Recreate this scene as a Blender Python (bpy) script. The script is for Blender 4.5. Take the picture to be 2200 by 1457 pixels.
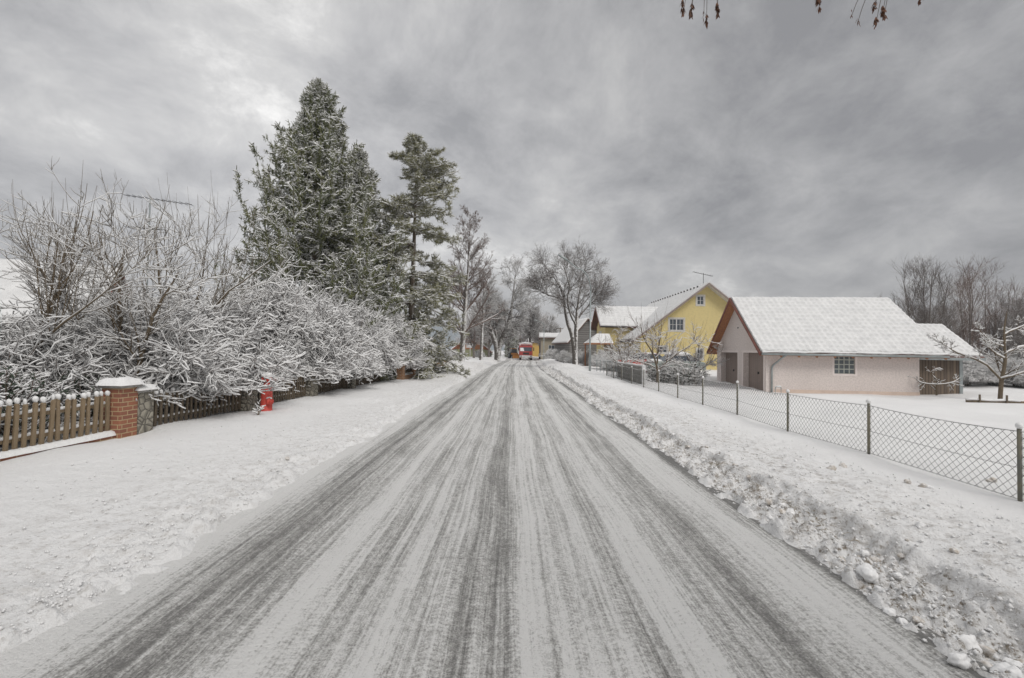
import bpy, math, random
import numpy as np
from mathutils import Matrix, Vector
PI = math.pi
R = math.radians
for o in list(bpy.data.objects): bpy.data.objects.remove(o)
scene = bpy.context.scene
COL = scene.collection

# ------------------------------------------------------------------ camera
F = 980.0                      # focal length in photo pixels (photo is 2200 wide)
EYE = 1.7
cam = bpy.data.cameras.new('camera')
cam.sensor_width = 36.0; cam.lens = 36.0 * F / 2200.0
cam.clip_start = 0.05; cam.clip_end = 6000
camo = bpy.data.objects.new('camera', cam); COL.objects.link(camo)
ROT = Matrix.Rotation(R(0.29), 4, 'Z') @ Matrix.Rotation(R(90 + 1.37), 4, 'X') @ Matrix.Rotation(R(0.9), 4, 'Z')
camo.matrix_world = Matrix.Translation((0, 0, EYE)) @ ROT
scene.camera = camo
R3 = ROT.to_3x3()
def at(px, py, Y):
    """world point at depth Y that the photograph shows at pixel (px, py)"""
    d = R3 @ Vector(((px - 1100) / F, -(py - 728.5) / F, -1))
    t = Y / d.y
    return Vector((0, 0, EYE)) + t * d

# ------------------------------------------------------------------ world, sun, exposure
SUN_EL, SUN_AZ = 48.0, 150.0      # azimuth measured clockwise from +Y
world = bpy.data.worlds.new('World'); scene.world = world; world.use_nodes = True
wt = world.node_tree; wt.nodes.clear()
def wn(t, **k):
    n = wt.nodes.new(t)
    for a, b in k.items(): setattr(n, a, b)
    return n
def wmath(op, a, b=None, c=None, clamp=False):
    n = wn('ShaderNodeMath', operation=op, use_clamp=clamp)
    for i, v in enumerate((a, b, c)):
        if v is None: continue
        if isinstance(v, (int, float)): n.inputs[i].default_value = v
        else: wt.links.new(v, n.inputs[i])
    return n.outputs[0]
sky = wn('ShaderNodeTexSky'); sky.sky_type = 'NISHITA'; sky.sun_disc = False
sky.sun_elevation = R(SUN_EL); sky.sun_rotation = R(SUN_AZ)
sky.dust_density = 2.0
tc = wn('ShaderNodeTexCoord')
sp = wn('ShaderNodeSeparateXYZ'); wt.links.new(tc.outputs['Generated'], sp.inputs[0])
zc = wmath('MAXIMUM', sp.outputs[2], 0.0)
zz = wmath('ADD', zc, 0.42)
cx = wmath('DIVIDE', sp.outputs[0], zz); cy = wmath('DIVIDE', sp.outputs[1], zz)
cb = wn('ShaderNodeCombineXYZ'); wt.links.new(cx, cb.inputs[0]); wt.links.new(cy, cb.inputs[1])
def wnoise(scale, detail, rough, off, dist=0.0, sx=1.0, sy=1.0):
    m = wn('ShaderNodeMapping'); m.inputs['Location'].default_value = off; m.inputs['Scale'].default_value = (sx, sy, 1)
    m.inputs['Rotation'].default_value = (0, 0, R(-25))
    wt.links.new(cb.outputs[0], m.inputs['Vector'])
    n = wn('ShaderNodeTexNoise'); n.inputs['Scale'].default_value = scale; n.inputs['Detail'].default_value = detail
    n.inputs['Roughness'].default_value = rough; n.inputs['Distortion'].default_value = dist
    wt.links.new(m.outputs[0], n.inputs['Vector']); return n.outputs[0]
n1 = wnoise(1.15, 8, 0.55, (11.3, 5.2, 0), 0.4, 1.0, 0.9)
n2 = wnoise(4.4, 10, 0.66, (7.3, 2.2, 0), 0.25, 1.0, 0.9)
mixn = wmath('ADD', wmath('MULTIPLY', n1, 0.56), wmath('MULTIPLY', n2, 0.44))
rp = wn('ShaderNodeValToRGB'); wt.links.new(mixn, rp.inputs[0])
e = rp.color_ramp.elements
e[0].position = 0.39; e[0].color = (0.265, 0.265, 0.273, 1)
e[1].position = 0.64; e[1].color = (0.70, 0.692, 0.68, 1)
k = e.new(0.50); k.color = (0.395, 0.393, 0.397, 1)
k = e.new(0.57); k.color = (0.49, 0.486, 0.482, 1)
# an overcast sky is brightest overhead
gl = wn('ShaderNodeVectorMath', operation='DOT_PRODUCT'); wt.links.new(tc.outputs['Generated'], gl.inputs[0]); gl.inputs[1].default_value = Vector((-.42, .86, .30)).normalized()
thin = wmath('MULTIPLY', wmath('POWER', wmath('MAXIMUM', gl.outputs['Value'], 0.0), 7.0), 0.42)
zen = wmath('ADD', thin, wmath('ADD', wmath('MULTIPLY', wmath('SMOOTH_MIN', wmath('MAXIMUM', wmath('SUBTRACT', sp.outputs[2], 0.62), 0.0), 0.3, 0.05), 4.6), 1.0))
mul = wn('ShaderNodeVectorMath', operation='SCALE'); wt.links.new(rp.outputs[0], mul.inputs[0]); wt.links.new(wmath('MULTIPLY', zen, 10.0), mul.inputs['Scale'])
mx = wn('ShaderNodeMix', data_type='RGBA'); mx.inputs[0].default_value = 0.94
wt.links.new(sky.outputs[0], mx.inputs[6]); wt.links.new(mul.outputs[0], mx.inputs[7])
bg = wn('ShaderNodeBackground'); bg.inputs[1].default_value = 0.10
wt.links.new(mx.outputs[2], bg.inputs[0])
wo = wn('ShaderNodeOutputWorld'); wt.links.new(bg.outputs[0], wo.inputs[0])
sl = bpy.data.lights.new('sun', 'SUN'); sl.energy = 1.5; sl.angle = R(22); sl.color = (1, 0.965, 0.92)
so = bpy.data.objects.new('sun', sl); COL.objects.link(so)
a = R(SUN_AZ); el = R(SUN_EL)
sdir = Vector((math.sin(a) * math.cos(el), math.cos(a) * math.cos(el), math.sin(el)))
so.rotation_euler = sdir.to_track_quat('Z', 'Y').to_euler(); so.location = (0, 0, 60)
scene.view_settings.view_transform = 'Standard'; scene.view_settings.look = 'None'
scene.view_settings.exposure = 0.12; scene.view_settings.gamma = 1.0
scene.render.engine = 'CYCLES'

# ------------------------------------------------------------------ noise
def _h(ix, iy, s):
    n = (ix * 374761393 + iy * 668265263 + s * 1442695041).astype(np.int64) & 0x7fffffff
    n = ((n ^ (n >> 13)) * 1274126177) & 0x7fffffff
    n = n ^ (n >> 16)
    return (n & 0xffff) / 65535.0 * 2 - 1
def vn(x, y, s=0):
    x = np.asarray(x, float); y = np.asarray(y, float)
    x, y = np.broadcast_arrays(x, y)
    ix = np.floor(x).astype(np.int64); iy = np.floor(y).astype(np.int64)
    fx = x - ix; fy = y - iy
    fx = fx * fx * fx * (fx * (fx * 6 - 15) + 10); fy = fy * fy * fy * (fy * (fy * 6 - 15) + 10)
    a = _h(ix, iy, s); b = _h(ix + 1, iy, s); c = _h(ix, iy + 1, s); d = _h(ix + 1, iy + 1, s)
    return a + (b - a) * fx + (c - a) * fy + (a - b - c + d) * fx * fy
def fbm(x, y, s=0, o=4, g=0.5):
    v = 0; am = 1; t = 0
    for i in range(o):
        v = v + am * vn(np.asarray(x) * 2 ** i + i * 17.3, np.asarray(y) * 2 ** i - i * 9.1, s + i); t += am; am *= g
    return v / t
def ss(t):
    t = np.clip(t, 0, 1); return t * t * (3 - 2 * t)

# ------------------------------------------------------------------ materials
MATS = {}
def nodes_of(name):
    m = bpy.data.materials.new(name); m.use_nodes = True
    nt = m.node_tree; b = nt.nodes['Principled BSDF']
    MATS[name] = m
    return m, nt, b
class NT:
    def __init__(s, nt): s.nt = nt
    def n(s, t, **k):
        x = s.nt.nodes.new(t)
        for a, b in k.items(): setattr(x, a, b)
        return x
    def l(s, a, b): s.nt.links.new(a, b)
    def m(s, op, a, b=None, c=None, clamp=False):
        n = s.n('ShaderNodeMath', operation=op, use_clamp=clamp)
        for i, v in enumerate((a, b, c)):
            if v is None: continue
            if isinstance(v, (int, float)): n.inputs[i].default_value = v
            else: s.l(v, n.inputs[i])
        return n.outputs[0]
    def noise(s, scale, detail=4, rough=0.55, vec=None, sc=(1, 1, 1), loc=(0, 0, 0), coord='Object'):
        if vec is None:
            t = s.n('ShaderNodeTexCoord'); vec = t.outputs[coord]
        mp = s.n('ShaderNodeMapping'); mp.inputs['Scale'].default_value = sc; mp.inputs['Location'].default_value = loc
        s.l(vec, mp.inputs[0])
        n = s.n('ShaderNodeTexNoise'); n.inputs['Scale'].default_value = scale
        n.inputs['Detail'].default_value = detail; n.inputs['Roughness'].default_value = rough
        s.l(mp.outputs[0], n.inputs['Vector']); return n.outputs[0]
    def ramp(s, f, stops):
        r = s.n('ShaderNodeValToRGB'); s.l(f, r.inputs[0]); e = r.color_ramp.elements
        while len(e) < len(stops): e.new(0.5)
        for q, (p, c) in zip(e, stops):
            q.position = p; q.color = (c, c, c, 1) if isinstance(c, (int, float)) else (*c, 1)
        return r.outputs[0]
    def mix(s, f, a, b):
        x = s.n('ShaderNodeMix', data_type='RGBA')
        for i, v in ((0, f), (6, a), (7, b)):
            if isinstance(v, (int, float)): x.inputs[i].default_value = v
            elif isinstance(v, tuple): x.inputs[i].default_value = (*v, 1)
            else: s.l(v, x.inputs[i])
        return x.outputs[2]
    def bump(s, h, dist, strength=1.0):
        b = s.n('ShaderNodeBump'); b.inputs['Distance'].default_value = dist; b.inputs['Strength'].default_value = strength
        s.l(h, b.inputs['Height']); return b.outputs[0]
def simple(name, c1, c2=None, scale=8, rough=0.8, bump=0.0, bscale=None, metal=0.0, sc=(1, 1, 1)):
    m, nt, b = nodes_of(name); q = NT(nt)
    if c2 is None: c2 = tuple(x * 0.8 for x in c1)
    f = q.ramp(q.noise(scale, 5, 0.6, sc=sc), [(0.35, 0.0), (0.65, 1.0)])
    q.l(q.mix(f, c1, c2), b.inputs['Base Color'])
    b.inputs['Roughness'].default_value = rough; b.inputs['Metallic'].default_value = metal
    if bump: q.l(q.bump(q.noise(bscale or scale * 3, 4, sc=sc), bump), b.inputs['Normal'])
    return m
SNOWC = (0.80, 0.805, 0.82)
def m_snow():
    m, nt, b = nodes_of('snow'); q = NT(nt)
    f = q.noise(3.0, 5)
    q.l(q.mix(f, (0.85, 0.848, 0.842), (0.76, 0.757, 0.75)), b.inputs['Base Color'])
    b.inputs['Roughness'].default_value = 0.85
    h = q.noise(14, 6, 0.65)
    q.l(q.bump(h, 0.03), b.inputs['Normal'])
    return m
def m_bark(name, c, frost=0.0, fs=6.0):
    """bark with rime clinging to the windward (+x, -y) and upper sides"""
    m, nt, b = nodes_of(name); q = NT(nt)
    g = q.n('ShaderNodeNewGeometry')
    dp = q.n('ShaderNodeVectorMath', operation='DOT_PRODUCT'); q.l(g.outputs['Normal'], dp.inputs[0])
    dp.inputs[1].default_value = (0.45, -0.25, 0.6)
    v = q.m('ADD', q.m('MULTIPLY', dp.outputs['Value'], 0.7), q.m('MULTIPLY', q.noise(fs, 5, 0.65), 0.9))
    f = q.m('MULTIPLY', q.m('SUBTRACT', v, 0.95 - frost), 5.0, clamp=True)
    bc = q.mix(q.noise(9, 4, sc=(1, 1, .3)), c, tuple(x * .55 for x in c))
    q.l(q.mix(f, bc, (0.73, 0.725, 0.715)), b.inputs['Base Color'])
    b.inputs['Roughness'].default_value = 0.9
    q.l(q.bump(q.noise(25, 4, sc=(1, 1, .3)), 0.02), b.inputs['Normal'])
    return m
def m_ground():
    m, nt, b = nodes_of('snow_ground'); q = NT(nt)
    t = q.n('ShaderNodeTexCoord'); s = q.n('ShaderNodeSeparateXYZ'); q.l(t.outputs['Object'], s.inputs[0])
    x = s.outputs[0]; y = s.outputs[1]
    at_ = q.n('ShaderNodeAttribute', attribute_name='dirt')
    big = q.noise(0.6, 5, vec=t.outputs['Object'])
    base = q.mix(big, (0.84, 0.837, 0.832), (0.73, 0.727, 0.72))
    dn = q.m('MULTIPLY', q.m('SUBTRACT', q.noise(6.5, 8, 0.72, vec=t.outputs['Object'], sc=(1, 1, 2)), 0.485), 6.0, clamp=True)
    dn2 = q.m('MULTIPLY', q.m('SUBTRACT', q.noise(24, 6, 0.7, vec=t.outputs['Object']), 0.54), 8.0, clamp=True)
    f = q.m('MULTIPLY', q.m('MULTIPLY', q.m('ADD', q.m('MULTIPLY', dn, 0.6), q.m('MULTIPLY', dn2, 0.8)), at_.outputs['Fac']), 1.6, clamp=True)
    base = q.mix(f, base, (0.24, 0.205, 0.165))
    q.l(base, b.inputs['Base Color']); b.inputs['Roughness'].default_value = 0.85
    h = q.m('ADD', q.m('MULTIPLY', q.noise(7, 6, 0.6, vec=t.outputs['Object']), 0.7), q.m('MULTIPLY', q.noise(42, 5, 0.7, vec=t.outputs['Object']), 0.45))
    q.l(q.bump(h, 0.045), b.inputs['Normal'])
    return m
def m_road():
    m, nt, b = nodes_of('packed_snow_road'); q = NT(nt)
    t = q.n('ShaderNodeTexCoord'); ob = t.outputs['Object']
    wp = q.n('ShaderNodeAttribute', attribute_name='lane')     # x = metres from the road's middle
    ln = q.n('ShaderNodeSeparateXYZ'); q.l(wp.outputs['Vector'], ln.inputs[0])
    x0 = ln.outputs[0]; y = ln.outputs[1]
    # tracks wander a little
    wob = q.m('MULTIPLY', q.m('SUBTRACT', q.noise(0.12, 2, vec=wp.outputs['Vector'], sc=(0.3, 1, 1)), 0.5), 0.35)
    x = q.m('ADD', x0, wob)
    cmb = q.n('ShaderNodeCombineXYZ'); q.l(x, cmb.inputs[0]); q.l(y, cmb.inputs[1])
    v = cmb.outputs[0]
    def band(c, w, s):
        d = q.m('DIVIDE', q.m('SUBTRACT', x, c), w)
        return q.m('MULTIPLY', q.m('POWER', 2.718, q.m('MULTIPLY', q.m('MULTIPLY', d, d), -1.0)), s)
    dark = None
    for c, w, s in ((-2.20, .32, .34), (-1.72, .26, .36), (-1.05, .16, .20), (-0.16, .28, .42), (0.42, .10, .20), (0.82, .14, .22), (1.58, .34, .42), (2.50, .12, .85), (0.13, .09, -.22), (-1.42, .13, -.2), (1.10, .14, -.2), (2.05, .2, -.12), (-2.78, .30, -.42), (-0.62, .08, .22), (-2.1, .06, .2)):
        g = band(c, w, s); dark = g if dark is None else q.m('ADD', dark, g)
    s1 = q.noise(7, 5, 0.65, vec=v, sc=(1, 0.010, 1))
    s2 = q.noise(30, 4, 0.75, vec=v, sc=(1, 0.006, 1), loc=(3, 1, 0))
    s3 = q.noise(2.6, 6, 0.68, vec=v, sc=(1, 0.22, 1), loc=(9, 4, 0))
    s4 = q.noise(14, 5, 0.7, vec=v, sc=(1, 0.10, 1), loc=(2, 8, 0))
    fine = q.m('ADD', q.m('MULTIPLY', q.noise(22, 6, 0.8, vec=v, sc=(1, .7, 1)), .55), q.m('MULTIPLY', q.noise(75, 3, 0.7, vec=v), .45))
    st = q.m('ADD', q.m('MULTIPLY', q.m('SUBTRACT', s1, 0.5), 1.7), q.m('MULTIPLY', q.m('SUBTRACT', s2, 0.5), 1.7))
    st = q.m('ADD', st, q.m('MULTIPLY', q.m('SUBTRACT', s3, 0.5), 0.95))
    st = q.m('ADD', st, q.m('MULTIPLY', q.m('SUBTRACT', s4, 0.5), 0.9))
    st = q.m('ADD', st, q.m('MULTIPLY', q.m('SUBTRACT', fine, 0.5), 3.6))
    # tyre treads: little ribs in a few narrow tracks
    tn = q.m('SINE', q.m('ADD', q.m('MULTIPLY', y, 150.0), q.m('MULTIPLY', q.m('ABSOLUTE', q.m('SINE', q.m('MULTIPLY', x, 26.0))), 3.0)))
    tm = q.m('GREATER_THAN', q.noise(5.0, 2, vec=v, sc=(1, 0.02, 1), loc=(5, 0, 0)), 0.52)
    fade = q.m('SUBTRACT', 1.0, q.m('DIVIDE', y, 9.0), clamp=True)
    tread = q.m('MULTIPLY', q.m('MULTIPLY', tn, tm), q.m('MULTIPLY', fade, 0.14))
    tot = q.m('ADD', q.m('ADD', q.m('ADD', dark, 0.09), st), tread)
    col = q.ramp(tot, [(0.0, (0.72, 0.715, 0.70)), (0.25, (0.56, 0.555, 0.54)), (0.6, (0.33, 0.325, 0.31)), (1.0, (0.17, 0.167, 0.16))])
    q.l(col, b.inputs['Base Color'])
    b.inputs['Roughness'].default_value = 0.7
    hh = q.m('SUBTRACT', 1.0, q.m('MULTIPLY', tot, 0.6))
    q.l(q.bump(hh, 0.02, 0.9), b.inputs['Normal'])
    return m
def m_brick(name, c1, c2, mortar, sc=8.0):
    m, nt, b = nodes_of(name); q = NT(nt)
    t = q.n('ShaderNodeTexCoord')
    s = q.n('ShaderNodeSeparateXYZ'); q.l(t.outputs['Object'], s.inputs[0])
    c = q.n('ShaderNodeCombineXYZ'); q.l(q.m('ADD', s.outputs[0], s.outputs[1]), c.inputs[0]); q.l(s.outputs[2], c.inputs[1])
    br = q.n('ShaderNodeTexBrick'); q.l(c.outputs[0], br.inputs['Vector'])
    br.inputs['Scale'].default_value = 1.0; br.inputs['Brick Width'].default_value = 0.2; br.inputs['Row Height'].default_value = 0.075
    br.inputs['Mortar Size'].default_value = 0.008; br.inputs['Bias'].default_value = 0.0
    br.inputs['Color1'].default_value = (*c1, 1); br.inputs['Color2'].default_value = (*c2, 1); br.inputs['Mortar'].default_value = (*mortar, 1)
    q.l(q.mix(q.m('MULTIPLY', q.noise(20, 4), 0.5), br.outputs['Color'], tuple(v * .6 for v in c1)), b.inputs['Base Color'])
    b.inputs['Roughness'].default_value = 0.85
    q.l(q.bump(q.m('SUBTRACT', 1.0, br.outputs['Fac']), 0.01), b.inputs['Normal'])
    return m
def m_stone():
    m, nt, b = nodes_of('rubble_stone'); q = NT(nt)
    t = q.n('ShaderNodeTexCoord')
    vo = q.n('ShaderNodeTexVoronoi', feature='DISTANCE_TO_EDGE'); vo.inputs['Scale'].default_value = 8.0
    q.l(t.outputs['Object'], vo.inputs['Vector'])
    f = q.ramp(vo.outputs['Distance'], [(0.02, 0.0), (0.12, 1.0)])
    c = q.mix(f, (0.13, 0.12, 0.10), q.mix(q.noise(5, 4), (0.42, 0.39, 0.32), (0.25, 0.23, 0.19)))
    q.l(c, b.inputs['Base Color']); b.inputs['Roughness'].default_value = 0.9
    q.l(q.bump(q.ramp(vo.outputs['Distance'], [(0.0, 0.0), (0.3, 1.0)]), 0.03), b.inputs['Normal'])
    return m
def m_glass():
    m, nt, b = nodes_of('window_glass'); q = NT(nt)
    q.l(q.mix(q.noise(1.5, 2), (0.05, 0.06, 0.075), (0.10, 0.12, 0.14)), b.inputs['Base Color'])
    b.inputs['Roughness'].default_value = 0.08
    return m
def m_plaster(name, c, dark, s1=9.0, lo=.42):
    m, nt, b = nodes_of(name); q = NT(nt)
    f1 = q.ramp(q.noise(s1, 6, 0.75), [(lo, 1.0), (lo + .14, 0.0)])
    st = q.ramp(q.noise(0.8, 4, 0.6, sc=(1, 1, .35)), [(.4, 0.0), (.75, 1.0)])
    col = q.mix(q.m('MULTIPLY', f1, 0.42), c, dark)
    col = q.mix(q.m('MULTIPLY', st, 0.22), col, dark)
    q.l(col, b.inputs['Base Color']); b.inputs['Roughness'].default_value = 0.92
    q.l(q.bump(q.noise(26, 5, 0.7), 0.03), b.inputs['Normal'])
    return m
def m_boards(name, c1, c2, w=0.14, axis=0):
    m, nt, b = nodes_of(name); q = NT(nt)
    t = q.n('ShaderNodeTexCoord'); s = q.n('ShaderNodeSeparateXYZ'); q.l(t.outputs['Object'], s.inputs[0])
    sx = q.m('DIVIDE', s.outputs[axis], w)
    fr = q.m('FRACT', sx); idn = q.m('FLOOR', sx)
    gap = q.m('LESS_THAN', fr, 0.13)
    wn_ = q.n('ShaderNodeTexWhiteNoise', noise_dimensions='1D'); q.l(idn, wn_.inputs['W'])
    gsc = (6, 6, 0.5) if axis != 2 else (0.5, 0.5, 6)
    c = q.mix(wn_.outputs['Value'], c1, c2)
    c = q.mix(q.m('MULTIPLY', q.noise(7, 5, 0.7, sc=gsc), .6), c, tuple(v * .45 for v in c1))
    c = q.mix(gap, c, (0.02, 0.018, 0.015))
    q.l(c, b.inputs['Base Color']); b.inputs['Roughness'].default_value = 0.85
    q.l(q.bump(q.m('SUBTRACT', 1.0, gap), 0.01), b.inputs['Normal'])
    return m
SNOW = m_snow(); ROOFSNOW = simple('thin_roof_snow', (0.74, 0.738, 0.73), (0.63, 0.63, 0.625), 2.5, 0.85, 0.02, 18); GROUND = m_ground(); ROAD = m_road(); STONE = m_stone(); GLASS = m_glass()
BARK = m_bark('garden_bark', (0.17, 0.13, 0.085), 0.12)
TWIG = m_bark('twig_bark', (0.19, 0.125, 0.095), 0.14, 14)
STREETBARK = m_bark('rimed_bark', (0.13, 0.115, 0.10), 0.34, 5)
FARBARK = m_bark('far_twig_bark', (0.21, 0.185, 0.17), 0.12, 9)
REDTWIG = m_bark('reddish_twig_bark', (0.24, 0.18, 0.155), 0.05, 9)
NEEDLE = simple('spruce_needles', (0.20, 0.205, 0.09), (0.11, 0.13, 0.06), 1.2, 0.75)
PINEN = simple('pine_needles', (0.31, 0.30, 0.145), (0.20, 0.20, 0.105), 1.5, 0.75)
HEDGE = simple('dark_hedge_leaves', (0.04, 0.065, 0.035), (0.02, 0.035, 0.02), 3, 0.7)
BRICK = m_brick('red_brick', (0.37, 0.15, 0.085), (0.24, 0.10, 0.07), (0.55, 0.43, 0.25))
OBRICK = m_brick('orange_brick', (0.50, 0.25, 0.12), (0.38, 0.2, 0.11), (0.6, 0.52, 0.42))
PICKET = simple('weathered_picket', (0.27, 0.20, 0.125), (0.17, 0.125, 0.075), 5, 0.85, 0.01, 30, sc=(3, 3, .4))
PICKETD = simple('dark_picket', (0.16, 0.125, 0.085), (0.09, 0.07, 0.05), 5, 0.85, 0.01, 30, sc=(3, 3, .4))
CONCRETE = simple('concrete', (0.38, 0.37, 0.35), (0.26, 0.25, 0.23), 6, 0.9, 0.01)
WIRE = simple('fence_wire', (0.10, 0.105, 0.10), (0.06, 0.06, 0.06), 9, 0.6, metal=0.3)
FPOST = simple('fence_post_paint', (0.13, 0.13, 0.115), (0.19, 0.17, 0.12), 7, 0.7)
PINK = m_plaster('pink_plaster', (0.77, 0.69, 0.65), (0.46, 0.41, 0.38), 12.0, .42)
PINKS = simple('smooth_pink_plaster', (0.80, 0.72, 0.685), (0.74, 0.66, 0.63), 2, 0.9)
SALMON = simple('salmon_plinth', (0.68, 0.55, 0.46), (0.6, 0.48, 0.41), 3, 0.9, 0.01)
YELLOW = m_plaster('yellow_plaster', (0.69, 0.57, 0.27), (0.55, 0.46, 0.23), 5.0, .40)
TRIM = simple('pale_trim', (0.62, 0.60, 0.55), (0.5, 0.48, 0.44), 3, 0.7)
WOODBR = simple('orange_brown_wood', (0.45, 0.20, 0.085), (0.28, 0.12, 0.06), 3, 0.6, 0.01, 20, sc=(4, 4, 1))
REDTRIM = simple('red_brown_fascia', (0.24, 0.075, 0.05), (0.16, 0.055, 0.04), 3, 0.6)
GREYTRIM = simple('grey_brown_fascia', (0.30, 0.24, 0.22), (0.22, 0.18, 0.16), 3, 0.7)
TILES = simple('dark_roof_tiles', (0.16, 0.08, 0.06), (0.1, 0.06, 0.05), 4, 0.8)
GDOOR = m_boards('brown_door_boards', (0.40, 0.32, 0.28), (0.33, 0.265, 0.235), 0.11, 1)
SHED = m_boards('weathered_shed_boards', (0.26, 0.20, 0.145), (0.13, 0.10, 0.08), 0.15, 0)
BARN = m_boards('grey_barn_boards', (0.27, 0.26, 0.25), (0.21, 0.20, 0.195), 0.3, 2)
METAL = simple('galvanised_metal', (0.36, 0.39, 0.39), (0.27, 0.30, 0.30), 4, 0.45, metal=0.5)
REDP = simple('red_paint', (0.64, 0.085, 0.06), (0.54, 0.065, 0.05), 5, 0.5)
WHITEP = simple('white_paint', (0.68, 0.68, 0.67), (0.55, 0.55, 0.55), 5, 0.5)
BLACK = simple('black_rubber', (0.03, 0.03, 0.03), (0.02, 0.02, 0.02), 5, 0.7)
ORANGEP = simple('orange_paint', (0.6, 0.26, 0.05), (0.5, 0.2, 0.05), 5, 0.5)
BEIGE = m_plaster('beige_render', (0.42, 0.37, 0.28), (0.3, 0.27, 0.21), 2.0, .45)
GREENW = simple('green_render', (0.33, 0.34, 0.2), (0.27, 0.28, 0.17), 2, 0.9)
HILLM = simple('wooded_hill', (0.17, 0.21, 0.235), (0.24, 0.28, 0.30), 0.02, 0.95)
LEAF = simple('dry_seed_brown', (0.16, 0.07, 0.035), (0.09, 0.045, 0.03), 30, 0.8)
LUMP = simple('dirty_snow_lump', (0.70, 0.68, 0.66), (0.42, 0.37, 0.31), 1.6, 0.9, 0.004, 3)
CLEAN = simple('clean_snow_lump', (0.84, 0.835, 0.825), (0.72, 0.72, 0.72), 1.2, 0.9, 0.004, 3)
GBLOCK = simple('glass_block', (0.12, 0.14, 0.15), (0.06, 0.075, 0.08), 3, 0.2)
MORTAR = simple('pale_mortar', (0.50, 0.52, 0.46), (0.42, 0.44, 0.40), 3, 0.8)

# ------------------------------------------------------------------ object helpers
def tag(o, label=None, cat=None, group=None, kind=None):
    if label: o['label'] = label
    if cat: o['category'] = cat
    if group: o['group'] = group
    if kind: o['kind'] = kind
    return o
def empty(name, loc=(0, 0, 0), rz=0, label=None, cat=None, group=None):
    o = bpy.data.objects.new(name, None); COL.objects.link(o)
    o.empty_display_size = 0.2
    o.location = loc; o.rotation_euler = (0, 0, rz)
    return tag(o, label, cat, group)
def mesh_arrays(name, V, Q, mat, parent=None, smooth=True):
    """V (n,3) floats, Q (m,4) or (m,3) ints"""
    me = bpy.data.meshes.new(name)
    V = np.ascontiguousarray(V, np.float32); Q = np.ascontiguousarray(Q, np.int32)
    k = Q.shape[1]
    me.vertices.add(len(V)); me.vertices.foreach_set('co', V.ravel())
    me.loops.add(Q.size); me.loops.foreach_set('vertex_index', Q.ravel())
    me.polygons.add(len(Q))
    me.polygons.foreach_set('loop_start', np.arange(0, Q.size, k, dtype=np.int32))
    me.polygons.foreach_set('use_smooth', np.full(len(Q), smooth, dtype=bool))
    me.update(calc_edges=True); me.validate()
    me.materials.append(mat)
    o = bpy.data.objects.new(name, me); COL.objects.link(o)
    if parent is not None: o.parent = parent
    return o
def copy_tree(o, parent=None):
    c = o.copy(); COL.objects.link(c); c.parent = parent
    for ch in o.children: copy_tree(ch, c)
    return c
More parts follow.
